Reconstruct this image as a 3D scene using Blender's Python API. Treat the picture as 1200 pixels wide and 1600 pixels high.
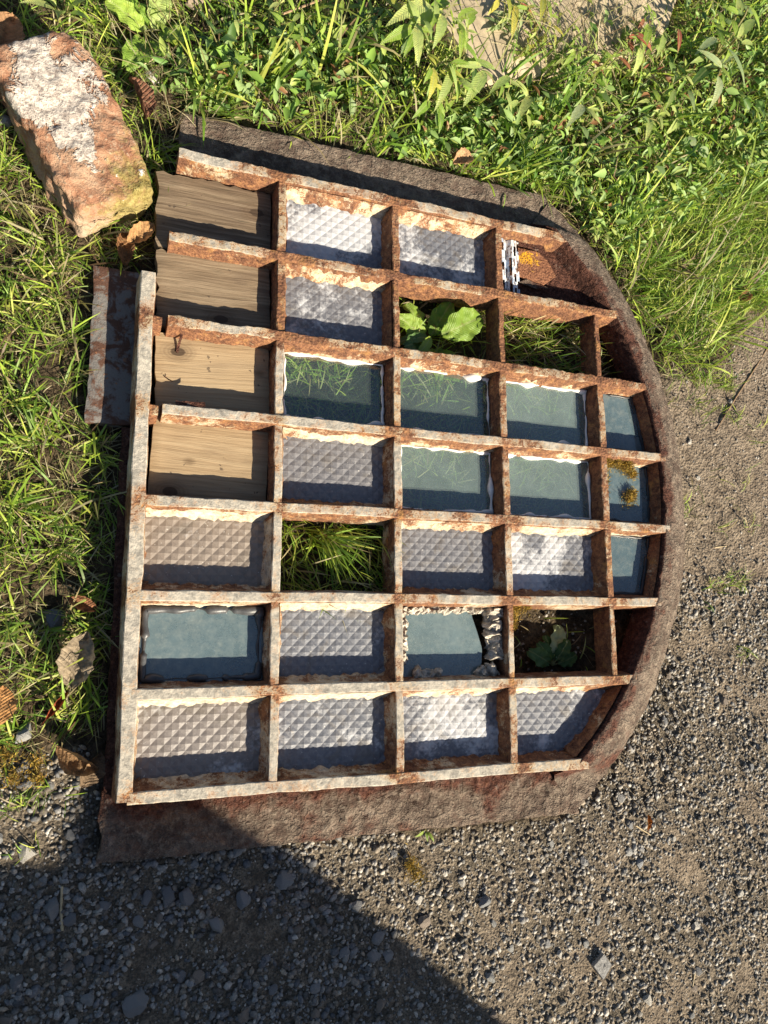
import bpy, bmesh, math, random
import numpy as np
from mathutils import Vector, Matrix, noise as mnoise

# ------------------------------------------------------------------ camera, sky, sun, exposure
scene = bpy.context.scene
for o in list(bpy.data.objects):
    bpy.data.objects.remove(o)
COL = scene.collection
rng = np.random.default_rng(11)
random.seed(11)

cam_data = bpy.data.cameras.new('camera')
cam_data.sensor_fit = 'VERTICAL'
cam_data.sensor_height = 24.0
cam_data.lens = 18.03
cam_data.clip_start = 0.02
cam_data.clip_end = 1000.0
camera = bpy.data.objects.new('camera', cam_data)
COL.objects.link(camera)
Rw = Matrix(((0.93153, -0.00603, 0.36361), (-0.05240, 0.98720, 0.15061), (-0.35987, -0.15935, 0.91929)))
camera.matrix_world = Matrix.Translation((-0.0712, -0.7879, 1.2751)) @ Rw.transposed().to_4x4()
scene.camera = camera

SUN_AZ = math.radians(-54.0)       # towards the sun, counter-clockwise from +X
SUN_EL = math.radians(32.0)
world = bpy.data.worlds.new('World')
scene.world = world
world.use_nodes = True
wn = world.node_tree
wn.nodes.clear()
sky = wn.nodes.new('ShaderNodeTexSky')
sky.sky_type = 'NISHITA'
sky.sun_disc = False
sky.sun_elevation = SUN_EL
sky.sun_rotation = math.radians(90.0) - SUN_AZ
bg = wn.nodes.new('ShaderNodeBackground')
bg.inputs['Strength'].default_value = 0.05
wo = wn.nodes.new('ShaderNodeOutputWorld')
wn.links.new(sky.outputs[0], bg.inputs[0])
wn.links.new(bg.outputs[0], wo.inputs[0])

sun_data = bpy.data.lights.new('sun', 'SUN')
sun_data.energy = 5.0
sun_data.angle = math.radians(0.55)
sun_data.color = (1.0, 0.885, 0.70)
sun = bpy.data.objects.new('sun', sun_data)
COL.objects.link(sun)
to_sun = Vector((math.cos(SUN_AZ) * math.cos(SUN_EL), math.sin(SUN_AZ) * math.cos(SUN_EL), math.sin(SUN_EL)))
sun.rotation_euler = to_sun.to_track_quat('Z', 'Y').to_euler()
sun.location = to_sun * 20

scene.view_settings.view_transform = 'Standard'
scene.view_settings.look = 'None'
scene.view_settings.gamma = 1.0
scene.view_settings.exposure = 1.15
scene.view_settings.use_curve_mapping = False
scene.render.engine = 'CYCLES'
scene.cycles.transparent_max_bounces = 10
scene.cycles.max_bounces = 5
scene.cycles.diffuse_bounces = 2
scene.cycles.glossy_bounces = 2
scene.cycles.transmission_bounces = 3

# ------------------------------------------------------------------ helpers
def tag(o, label=None, cat=None, group=None, kind=None):
    if label: o['label'] = label
    if cat: o['category'] = cat
    if group: o['group'] = group
    if kind: o['kind'] = kind
    return o

def empty(name, loc=(0, 0, 0), rz=0.0):
    o = bpy.data.objects.new(name, None)
    o.empty_display_size = 0.02
    o.location = loc
    o.rotation_euler = (0, 0, rz)
    COL.objects.link(o)
    return o

def link_mesh(name, me, mat=None, parent=None):
    o = bpy.data.objects.new(name, me)
    COL.objects.link(o)
    if mat is not None and len(me.materials) == 0:
        me.materials.append(mat)
    if parent is not None:
        o.parent = parent
    return o

def mesh_py(name, verts, faces, mat=None, parent=None, smooth=None, mats=None, fmat=None):
    me = bpy.data.meshes.new(name)
    me.from_pydata([tuple(v) for v in verts], [], faces)
    if mats:
        for m in mats: me.materials.append(m)
        me.polygons.foreach_set('material_index', fmat)
    if smooth is not None:
        me.polygons.foreach_set('use_smooth', [True] * len(me.polygons))
        me.update()
        me.set_sharp_from_angle(angle=math.radians(smooth))
    me.update()
    return link_mesh(name, me, mat, parent)

def mesh_np(name, V, Fc, mat=None, parent=None, col=None, smooth=False):
    """V (n,3); Fc (m,3) or (m,4) ints; col (n,3) vertex colours."""
    me = bpy.data.meshes.new(name)
    n, (m, k) = len(V), Fc.shape
    me.vertices.add(n)
    me.vertices.foreach_set('co', V.astype(np.float32).ravel())
    me.loops.add(m * k)
    me.loops.foreach_set('vertex_index', Fc.astype(np.int32).ravel())
    me.polygons.add(m)
    me.polygons.foreach_set('loop_start', np.arange(m, dtype=np.int32) * k)
    me.polygons.foreach_set('loop_total', np.full(m, k, dtype=np.int32))
    if smooth:
        me.polygons.foreach_set('use_smooth', np.ones(m, dtype=bool))
    if col is not None:
        a = me.color_attributes.new('tint', 'FLOAT_COLOR', 'POINT')
        c4 = np.concatenate([col, np.ones((n, 1))], 1).astype(np.float32)
        a.data.foreach_set('color', c4.ravel())
    me.update()
    me.validate()
    return link_mesh(name, me, mat, parent)

def nz(x, y, z=0.0, s=1.0):
    return mnoise.noise(Vector((x * s, y * s, z * s)))

def fbm(x, y, z, s, o=4):
    return mnoise.fractal(Vector((x * s, y * s, z * s)), 1.0, 2.0, o)

def smooth01(a, b, x):
    t = min(1.0, max(0.0, (x - a) / (b - a)))
    return t * t * (3 - 2 * t)

def in_poly(P, poly):
    """vectorised point in polygon, P (n,2)."""
    x, y = P[:, 0], P[:, 1]
    inside = np.zeros(len(P), bool)
    q = np.asarray(poly)
    j = len(q) - 1
    for i in range(len(q)):
        xi, yi = q[i]; xj, yj = q[j]
        c = ((yi > y) != (yj > y)) & (x < (xj - xi) * (y - yi) / (yj - yi + 1e-12) + xi)
        inside ^= c
        j = i
    return inside

class NT:
    """small node-tree writer"""
    def __init__(self, name):
        self.m = bpy.data.materials.new(name)
        self.m.use_nodes = True
        self.t = self.m.node_tree
        self.t.nodes.clear()
        self.out = self.t.nodes.new('ShaderNodeOutputMaterial')
    def n(self, kind, props=None, **ins):
        nd = self.t.nodes.new('ShaderNode' + kind)
        for k, v in (props or {}).items():
            setattr(nd, k, v)
        for k, v in ins.items():
            key = k.replace('_', ' ')
            if key.isdigit(): key = int(key)
            elif key.startswith('i') and key[1:].isdigit(): key = int(key[1:])
            self.put(nd.inputs[key], v)
        return nd
    def put(self, sock, v):
        if hasattr(v, 'links') and hasattr(v, 'is_output'):
            self.t.links.new(v, sock)
        elif hasattr(v, 'outputs'):
            self.t.links.new(v.outputs[0], sock)
        elif isinstance(v, tuple) and len(v) == 3 and sock.type == 'RGBA':
            sock.default_value = (*v, 1.0)
        else:
            sock.default_value = v
    def coord(self, which='Object'):
        return self.n('TexCoord').outputs[which]
    def noise(self, vec, scale, detail=6.0, rough=0.6, dist=0.0):
        return self.n('TexNoise', Vector=vec, Scale=scale, Detail=min(detail, 4.5), Roughness=rough, Distortion=dist).outputs['Fac']
    def voro(self, vec, scale, feature='F1', out='Distance'):
        return self.n('TexVoronoi', {'feature': feature}, Vector=vec, Scale=scale).outputs[out]
    def math(self, op, a, b=0.0, c=0.0, clamp=False):
        return self.n('Math', {'operation': op, 'use_clamp': clamp}, i0=a, i1=b, i2=c).outputs[0]
    def step(self, v, a, b):
        return self.n('MapRange', {'interpolation_type': 'SMOOTHSTEP'}, Value=v, From_Min=a, From_Max=b).outputs[0]
    def mix(self, f, a, b, mode='MIX'):
        nd = self.n('Mix', {'data_type': 'RGBA', 'blend_type': mode})
        self.put(nd.inputs[0], f); self.put(nd.inputs[6], a); self.put(nd.inputs[7], b)
        return nd.outputs[2]
    def ramp(self, f, stops):
        nd = self.n('ValToRGB', Fac=f)
        e = nd.color_ramp.elements
        while len(e) < len(stops): e.new(0.5)
        for el, (p, c) in zip(e, stops):
            el.position = p; el.color = (*c, 1.0)
        return nd.outputs[0]
    def scale(self, vec, s):
        return self.n('Mapping', Vector=vec, Scale=s).outputs[0]
    def bump(self, h, strength, dist, normal=None):
        nd = self.n('Bump', Height=h, Strength=strength, Distance=dist)
        if normal is not None: self.put(nd.inputs['Normal'], normal)
        return nd.outputs[0]
    def oattr(self, name, out='Fac'):
        return self.n('Attribute', {'attribute_type': 'OBJECT', 'attribute_name': name}).outputs[out]
    def gattr(self, name):
        return self.n('Attribute', {'attribute_type': 'GEOMETRY', 'attribute_name': name}).outputs['Color']
    def bsdf(self, col, rough=0.8, normal=None, spec=0.3, **k):
        b = self.n('BsdfPrincipled', Base_Color=col, Roughness=rough, **k)
        b.inputs['Specular IOR Level'].default_value = spec
        if normal is not None: self.put(b.inputs['Normal'], normal)
        return b
    def done(self, shader):
        self.t.links.new(shader.outputs[0], self.out.inputs[0])
        return self.m

# ------------------------------------------------------------------ materials
ZT, ZP, ZB = 0.070, 0.036, 0.020           # window levels: bar top, pane, bar underside
def make_painted_iron(name, bias, light=(0.60, 0.53, 0.42), grey=(0.27, 0.25, 0.22)):
    t = NT(name)
    c = t.coord()
    n1 = t.noise(c, 24, 9, 0.70, 0.5)
    n2 = t.noise(c, 120, 6, 0.68)
    n3 = t.noise(c, 11, 3, 0.55)
    n4 = t.noise(c, 480, 3, 0.6)
    n6 = t.noise(c, 95, 6, 0.75, 0.3)
    sx = t.n('SeparateXYZ', Vector=c)
    x = sx.outputs[0]
    jx = t.step(t.math('PINGPONG', x, 0.1077), 0.045, 0.004)
    jy = t.step(t.math('PINGPONG', sx.outputs[1], 0.0725), 0.030, 0.004)
    k = t.math('MULTIPLY_ADD', n3, 0.56, -0.28)
    k = t.math('ADD', k, t.math('MULTIPLY_ADD', x, 0.13, bias - 0.07))
    k = t.math('ADD', k, t.math('MULTIPLY_ADD', t.oattr('rust'), 0.30, -0.12))
    v = t.math('ADD', t.math('MULTIPLY_ADD', n2, 0.50, -0.25), t.math('MULTIPLY_ADD', n1, 0.75, 0.125))
    v = t.math('ADD', v, t.math('MULTIPLY_ADD', n4, 0.24, -0.12))
    v = t.math('ADD', v, k)
    v = t.math('ADD', v, t.math('MULTIPLY', t.math('MULTIPLY', jx, jy), 0.15))
    rust = t.step(v, 0.54, 0.63)
    stain = t.step(v, 0.40, 0.60)
    paint = t.mix(t.step(n6, 0.34, 0.66), grey, light)
    paint = t.mix(t.math('MULTIPLY', t.step(n2, 0.50, 0.68), 0.7), paint, tuple(min(0.8, q * 1.25) for q in light))
    paint = t.mix(t.math('MULTIPLY', t.step(n2, 0.47, 0.33), 0.55), paint, (0.16, 0.145, 0.125))
    paint = t.mix(t.math('MULTIPLY', stain, 0.55), paint, t.mix(t.step(n1, 0.4, 0.6), (0.48, 0.29, 0.10), (0.40, 0.20, 0.085)))
    r1 = t.ramp(t.math('MULTIPLY_ADD', n4, 0.35, t.math('MULTIPLY', t.noise(c, 80, 7, 0.72, 0.6), 0.75)),
                [(0.34, (0.030, 0.014, 0.010)), (0.46, (0.100, 0.046, 0.028)), (0.57, (0.205, 0.095, 0.050)),
                 (0.70, (0.36, 0.18, 0.080)), (0.82, (0.50, 0.34, 0.20))])
    r1 = t.mix(t.math('MULTIPLY', t.step(t.noise(c, 38, 5, 0.6), 0.55, 0.72), 0.7), r1, (0.38, 0.20, 0.07))
    col = t.mix(rust, paint, r1)
    col = t.mix(t.math('MULTIPLY', t.step(n4, 0.60, 0.75), 0.35), col, (0.10, 0.07, 0.05))
    h = t.math('ADD', t.math('MULTIPLY', n2, 0.8), t.math('MULTIPLY', n4, 0.35))
    h = t.math('ADD', h, t.math('MULTIPLY', rust, t.math('MULTIPLY_ADD', t.voro(c, 210), 0.9, -0.9)))
    b = t.bsdf(col, 0.82, t.bump(h, 0.8, 0.0022), 0.25)
    return t.done(b)

M = {}
M['iron'] = make_painted_iron('weathered_paint_iron', 0.02, (0.47, 0.43, 0.36), (0.25, 0.235, 0.205))
M['iron_side'] = make_painted_iron('flaked_shaded_iron_side', 0.20)  # flaked rust, biased darker to carry the bar sides' shade in colour

def make_crust(name, tint):
    t = NT(name)
    c = t.coord()
    n1 = t.noise(c, 22, 8, 0.65, 0.3)
    n2 = t.noise(c, 130, 6, 0.7)
    n3 = t.noise(c, 480, 3, 0.6)
    n5 = t.noise(c, 9, 4, 0.6)
    sep = t.n('SeparateXYZ', Vector=c)
    base = t.mix(t.step(n1, 0.35, 0.62), (0.125, 0.092, 0.072), (0.28, 0.22, 0.17))
    base = t.mix(t.step(n2, 0.45, 0.75), base, (0.32, 0.265, 0.205))
    rust = t.ramp(n2, [(0.30, (0.035, 0.016, 0.013)), (0.50, (0.105, 0.045, 0.032)), (0.66, (0.185, 0.085, 0.055)), (0.8, (0.30, 0.17, 0.10))])
    rim_d = t.math('MULTIPLY', t.step(sep.outputs[1], -1.078, -1.025), t.step(sep.outputs[1], -0.99, -1.01))
    rr_ = t.math('SQRT', t.math('ADD', t.math('POWER', t.math('SUBTRACT', sep.outputs[0], 0.322), 2.0), t.math('POWER', t.math('ADD', sep.outputs[1], 0.5), 2.0)))
    inner = t.math('MULTIPLY', t.step(rr_, 0.722, 0.694), t.step(sep.outputs[0], 0.70, 0.80))
    rim_d = t.math('ADD', rim_d, t.math('MULTIPLY', inner, 0.8))
    rm = t.step(t.math('ADD', t.math('MULTIPLY_ADD', rim_d, 0.26, n1), t.math('MULTIPLY_ADD', n5, 0.6, tint - 0.30)), 0.46, 0.72)
    base = t.mix(t.math('MULTIPLY', t.step(t.noise(c, 48, 5, 0.75), 0.50, 0.40), 0.6), base, (0.075, 0.045, 0.034))
    col = t.mix(rm, base, rust)
    col = t.mix(t.math('MULTIPLY', t.step(n3, 0.58, 0.74), 0.55), col, (0.045, 0.032, 0.026))
    col = t.mix(t.math('MULTIPLY', t.step(t.noise(c, 60, 5, 0.7), 0.60, 0.72), 0.5), col, (0.33, 0.285, 0.24))
    h = t.math('ADD', n2, t.math('MULTIPLY', n3, 0.55))
    h = t.math('ADD', h, t.math('MULTIPLY', t.step(t.noise(c, 48, 5, 0.75), 0.60, 0.42), -0.9))
    b = t.bsdf(col, 0.92, t.bump(h, 1.0, 0.0062), 0.2)
    return t.done(b)
M['crust'] = make_crust('rust_crust_with_dirt', -0.02)
M['rim'] = make_crust('dirty_cast_iron_rim', -0.12)
M['plate'] = make_crust('flaking_rust_plate', 0.34)

def make_flange_paint():
    t = NT('grey_flange_paint')
    c = t.coord()
    n1 = t.noise(c, 30, 8, 0.7, 0.4); n2 = t.noise(c, 140, 5, 0.65)
    col = t.mix(t.step(n1, 0.43, 0.55), (0.165, 0.155, 0.145), (0.095, 0.048, 0.032))
    col = t.mix(t.step(n2, 0.58, 0.72), col, (0.26, 0.12, 0.06))
    b = t.bsdf(col, 0.75, t.bump(t.math('ADD', n1, n2), 0.7, 0.003), 0.25)
    return t.done(b)
M['flange_paint'] = make_flange_paint()

def make_ribbed():
    t = NT('dusty_pressed_glass')
    c = t.coord()
    frost = t.oattr('frost'); brown = t.oattr('brown')
    n1 = t.noise(c, 22, 7, 0.62, 0.6); n2 = t.noise(c, 160, 4, 0.6); n3 = t.noise(c, 9, 3, 0.5)
    col = t.mix(t.step(n2, 0.3, 0.7), (0.095, 0.105, 0.130), (0.155, 0.160, 0.178))
    col = t.mix(brown, col, (0.24, 0.185, 0.135))
    f = t.math('ADD', t.math('MULTIPLY_ADD', n1, 0.5, 0.25), t.math('MULTIPLY_ADD', n3, 1.1, -0.55))
    f = t.math('ADD', f, t.math('MULTIPLY_ADD', n2, 0.3, -0.15))
    f = t.math('ADD', f, t.math('MULTIPLY_ADD', frost, 0.50, -0.27))
    fm = t.step(f, 0.44, 0.62)
    col = t.mix(t.math('MULTIPLY', fm, 0.85), col, (0.50, 0.51, 0.53))
    grime = t.step(t.noise(c, 17, 4, 0.7, 0.6), 0.52, 0.68)
    col = t.mix(t.math('MULTIPLY', grime, 0.6), col, (0.115, 0.098, 0.078))
    spk = t.step(t.noise(c, 260, 2, 0.5), 0.70, 0.76)
    col = t.mix(t.math('MULTIPLY', spk, 0.6), col, (0.75, 0.73, 0.68))
    b = t.bsdf(col, t.math('MULTIPLY_ADD', fm, 0.25, 0.52), t.bump(t.math('ADD', n2, n1), 0.45, 0.0016), 0.8)
    return t.done(b)
M['ribbed'] = make_ribbed()

def make_pane():
    t = NT('dusty_clear_glass')
    c = t.coord()
    d = t.oattr('dust')
    n1 = t.noise(c, 14, 5, 0.6, 0.5); n2 = t.noise(c, 300, 3, 0.6)
    n5 = t.noise(c, 75, 5, 0.75, 0.2)
    f = t.math('MULTIPLY', d, t.math('MULTIPLY_ADD', n5, 0.5, t.math('MULTIPLY_ADD', n1, 0.9, 0.25)))
    f = t.math('ADD', f, t.math('MULTIPLY', t.step(n2, 0.62, 0.72), t.math('MULTIPLY_ADD', d, 0.25, 0.02)), clamp=True)
    tr = t.n('BsdfTransparent', Color=(0.90, 0.965, 0.94))
    df = t.n('BsdfDiffuse', Color=t.mix(t.oattr('blue'), (0.36, 0.45, 0.43), t.mix(t.step(n5, 0.40, 0.75), (0.110, 0.165, 0.190), (0.185, 0.225, 0.225))))
    m1 = t.n('MixShader', Fac=f); t.put(m1.inputs[1], tr); t.put(m1.inputs[2], df)
    gl = t.n('BsdfGlossy', Color=(1.0, 1.0, 1.0), Roughness=0.06)
    fc = t.n('LayerWeight', Blend=0.5).outputs['Facing']
    fr = t.math('MULTIPLY_ADD', t.math('POWER', fc, 5.0), 0.88, 0.085)
    m2 = t.n('MixShader', Fac=fr); t.put(m2.inputs[1], m1); t.put(m2.inputs[2], gl)
    return t.done(m2)
M['pane'] = make_pane()

def make_wood():
    t = NT('weathered_board')
    c = t.coord()
    age = t.oattr('age'); sd = t.oattr('seed')
    off = t.n('CombineXYZ', X=t.math('MULTIPLY', sd, 3.1), Y=t.math('MULTIPLY', sd, 1.7), Z=sd)
    v = t.n('VectorMath', {'operation': 'ADD'}, i0=c, i1=off).outputs[0]
    warp = t.noise(t.scale(v, (6, 22, 10)), 1.0, 3, 0.5)
    wv = t.n('VectorMath', {'operation': 'ADD'}, i0=v, i1=t.n('CombineXYZ', Y=t.math('MULTIPLY', warp, 0.012))).outputs[0]
    g1 = t.noise(t.scale(wv, (8, 240, 40)), 1.0, 5, 0.6)
    g2 = t.noise(t.scale(wv, (24, 800, 100)), 1.0, 3, 0.6)
    fresh = t.ramp(g1, [(0.18, (0.27, 0.185, 0.105)), (0.45, (0.385, 0.28, 0.165)), (0.85, (0.46, 0.355, 0.22))])
    old = t.ramp(g1, [(0.28, (0.040, 0.029, 0.022)), (0.45, (0.125, 0.090, 0.062)), (0.60, (0.205, 0.155, 0.108)), (0.80, (0.30, 0.245, 0.18))])
    col = t.mix(age, fresh, old)
    col = t.mix(t.math('MULTIPLY', t.step(g2, 0.57, 0.70), t.math('MULTIPLY_ADD', age, 0.55, 0.08)), col, (0.04, 0.045, 0.03))
    blot = t.noise(t.scale(v, (5, 26, 1)), 1.0, 4, 0.65, 0.5)
    col = t.mix(t.math('MULTIPLY', t.step(blot, 0.50, 0.70), t.math('MULTIPLY_ADD', age, 0.35, 0.30)), col, (0.12, 0.085, 0.06))
    k = t.voro(t.scale(v, (7, 10, 1)), 1.0)
    col = t.mix(t.math('MULTIPLY', t.n('MapRange', Value=k, From_Min=0.11, From_Max=0.05).outputs[0], 0.8), col, (0.07, 0.04, 0.022))
    sp_ = t.n('SeparateXYZ', Vector=c)
    kd = t.math('SQRT', t.math('ADD', t.math('POWER', t.math('MULTIPLY', t.math('SUBTRACT', sp_.outputs[0], t.oattr('knot_x')), 0.62), 2.0), t.math('POWER', t.math('SUBTRACT', sp_.outputs[1], t.oattr('knot_y')), 2.0)))
    kd = t.math('ADD', kd, t.math('MULTIPLY_ADD', g1, 0.004, -0.002))
    rings = t.math('MULTIPLY_ADD', t.math('SINE', t.math('MULTIPLY', kd, 1500.0)), 0.10, 0.42)
    col = t.mix(t.math('MULTIPLY', t.step(kd, 0.024, 0.010), rings), col, (0.10, 0.062, 0.036))
    col = t.mix(t.math('MULTIPLY', t.step(kd, 0.0085, 0.0065), 0.85), col, (0.055, 0.036, 0.024))
    spot = t.step(t.noise(c, 90, 2, 0.5), 0.70, 0.74)
    col = t.mix(t.math('MULTIPLY', spot, 0.7), col, (0.06, 0.045, 0.035))
    b = t.bsdf(col, 0.8, t.bump(t.math('ADD', g1, t.math('MULTIPLY', g2, 0.6)), 0.5, 0.002), 0.2)
    return t.done(b)
M['wood'] = make_wood()

def simple(name, col, rough=0.7, nscale=80, var=0.25, bump=0.3, dist=0.002, spec=0.3):
    t = NT(name)
    c = t.coord()
    n = t.noise(c, nscale, 6, 0.65)
    lo = tuple(v * (1 - var) for v in col); hi = tuple(min(0.9, v * (1 + var)) for v in col)
    b = t.bsdf(t.mix(t.step(n, 0.3, 0.7), lo, hi), rough, t.bump(n, bump, dist), spec)
    return t.done(b)
M['white_seal'] = simple('white_silicone', (0.74, 0.73, 0.70), 0.35, 60, 0.12, 0.15, 0.001, 0.5)
M['grey_seal'] = simple('grey_putty', (0.060, 0.062, 0.066), 0.42, 70, 0.35, 0.3, 0.002, 0.5)
M['dark_seal'] = simple('black_putty', (0.022, 0.022, 0.024), 0.4, 70, 0.35, 0.3, 0.002, 0.5)
M['mortar'] = simple('pale_mortar', (0.43, 0.385, 0.32), 0.95, 120, 0.55, 0.8, 0.004, 0.2)
M['putty'] = make_painted_iron('painted_putty', 0.035, (0.64, 0.57, 0.45), (0.36, 0.31, 0.235))
M['putty_side'] = make_painted_iron('rusted_shaded_putty', 0.19)  # rust, plus shade put into the colour of faces turned from the sun

def make_strip():
    t = NT('chipped_white_blue_paint')
    c = t.coord()
    n = t.noise(c, 90, 6, 0.7, 0.5); n2 = t.noise(t.scale(c, (1, 0.35, 1)), 170, 4, 0.7)
    col = t.mix(t.step(n, 0.46, 0.58), (0.74, 0.74, 0.74), (0.36, 0.45, 0.58))
    col = t.mix(t.step(n2, 0.50, 0.58), col, (0.13, 0.075, 0.05))
    return t.done(t.bsdf(col, 0.6, t.bump(n2, 0.6, 0.002), 0.4))
M['strip'] = make_strip()

def make_tinted(name, transl=0.35, rough=0.5):
    t = NT(name)
    col = t.gattr('tint')
    d = t.bsdf(col, rough, None, 0.35)
    tr = t.n('BsdfTranslucent', Color=t.mix(0.5, col, (0.42, 0.60, 0.06), 'SOFT_LIGHT'))
    m = t.n('MixShader', Fac=transl); t.put(m.inputs[1], d); t.put(m.inputs[2], tr)
    return t.done(m)
M['grass'] = make_tinted('grass_blades', 0.36, 0.48)
M['moss'] = make_tinted('golden_moss', 0.2, 0.9)

def make_stones():
    t = NT('gravel_stones')
    c = t.coord()
    n = t.noise(c, 260, 5, 0.7); n2 = t.noise(c, 60, 4, 0.6)
    col = t.mix(1.0, t.gattr('tint'), t.mix(t.step(n, 0.3, 0.7), (0.62, 0.62, 0.62), (1.25, 1.22, 1.18)), 'MULTIPLY')
    col = t.mix(t.math('MULTIPLY', t.step(n2, 0.52, 0.7), 0.30), col, (0.20, 0.165, 0.12))
    return t.done(t.bsdf(col, 0.97, t.bump(n, 0.7, 0.002), 0.12))
M['gravel'] = make_stones()

def make_stone_single():
    t = NT('loose_stone')
    c = t.coord()
    n = t.noise(c, 190, 6, 0.7); n2 = t.noise(c, 45, 4, 0.6)
    base = t.oattr('tone', 'Color')
    col = t.mix(1.0, base, t.mix(t.step(n, 0.28, 0.72), (0.6, 0.6, 0.6), (1.3, 1.3, 1.3)), 'MULTIPLY')
    col = t.mix(t.math('MULTIPLY', t.step(n2, 0.55, 0.7), 0.35), col, (0.20, 0.165, 0.12))
    return t.done(t.bsdf(col, 0.85, t.bump(n, 0.7, 0.003), 0.25))
M['stone'] = make_stone_single()

def make_leaf():
    t = NT('green_leaf')
    c = t.coord()
    s = t.n('SeparateXYZ', Vector=c)
    ay = t.math('ABSOLUTE', s.outputs[1])
    ph = t.math('MULTIPLY', t.math('SUBTRACT', s.outputs[0], t.math('MULTIPLY', ay, 0.9)), 62.0)
    vein = t.math('POWER', t.math('ABSOLUTE', t.math('SINE', ph)), 0.5)
    mid = t.step(ay, 0.0, 0.035)
    rnd = t.n('ObjectInfo').outputs['Random']
    n = t.noise(c, 7, 4, 0.6)
    tone = t.oattr('tone', 'Color')
    col = t.mix(1.0, tone, t.mix(rnd, (0.72, 0.80, 0.7), (1.25, 1.12, 1.2)), 'MULTIPLY')
    col = t.mix(t.math('MULTIPLY', t.step(n, 0.5, 0.75), 0.4), col, t.mix(1.0, col, (1.5, 1.15, 0.9), 'MULTIPLY'))
    col = t.mix(t.math('MULTIPLY_ADD', mid, -0.5, 0.5), col, (0.34, 0.38, 0.16))
    col = t.mix(t.math('MULTIPLY_ADD', vein, -0.10, 0.10), col, (0.05, 0.09, 0.02))
    hole = t.step(t.noise(c, 11, 3, 0.6), 0.64, 0.72)
    col = t.mix(t.math('MULTIPLY', hole, 0.8), col, (0.20, 0.12, 0.05))
    d = t.bsdf(col, 0.45, t.bump(t.math('ADD', t.math('MULTIPLY', vein, 0.4), t.noise(c, 9, 4, 0.6)), 0.25, 0.03), 0.35)
    tr = t.n('BsdfTranslucent', Color=t.mix(1.0, col, (1.3, 1.5, 0.6), 'MULTIPLY'))
    m = t.n('MixShader', Fac=0.3); t.put(m.inputs[1], d); t.put(m.inputs[2], tr)
    return t.done(m)
M['leaf'] = make_leaf()
M['stem'] = simple('weed_stem', (0.17, 0.16, 0.055), 0.6, 120, 0.3, 0.2)

def make_dry_leaf():
    t = NT('dry_leaf')
    c = t.coord()
    s = t.n('SeparateXYZ', Vector=c)
    ay = t.math('ABSOLUTE', s.outputs[1])
    ph = t.math('MULTIPLY', t.math('SUBTRACT', s.outputs[0], t.math('MULTIPLY', ay, 0.8)), 34.0)
    vein = t.math('POWER', t.math('ABSOLUTE', t.math('SINE', ph)), 0.35)
    tone = t.oattr('tone', 'Color')
    n = t.noise(c, 6, 6, 0.65)
    col = t.mix(1.0, tone, t.mix(t.step(n, 0.3, 0.7), (0.55, 0.52, 0.5), (1.25, 1.2, 1.15)), 'MULTIPLY')
    col = t.mix(t.math('MULTIPLY_ADD', vein, -0.15, 0.15), col, t.mix(1.0, col, (0.35, 0.3, 0.28), 'MULTIPLY'))
    d = t.bsdf(col, 0.7, t.bump(t.math('MULTIPLY_ADD', vein, 0.3, n), 0.5, 0.03), 0.2)
    tr = t.n('BsdfTranslucent', Color=col)
    m = t.n('MixShader', Fac=0.18); t.put(m.inputs[1], d); t.put(m.inputs[2], tr)
    return t.done(m)
M['dry_leaf'] = make_dry_leaf()
M['straw'] = simple('dry_straw', (0.44, 0.35, 0.21), 0.7, 100, 0.3, 0.2)
M['twig'] = simple('brown_twig', (0.30, 0.20, 0.12), 0.8, 100, 0.35, 0.4)

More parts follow.
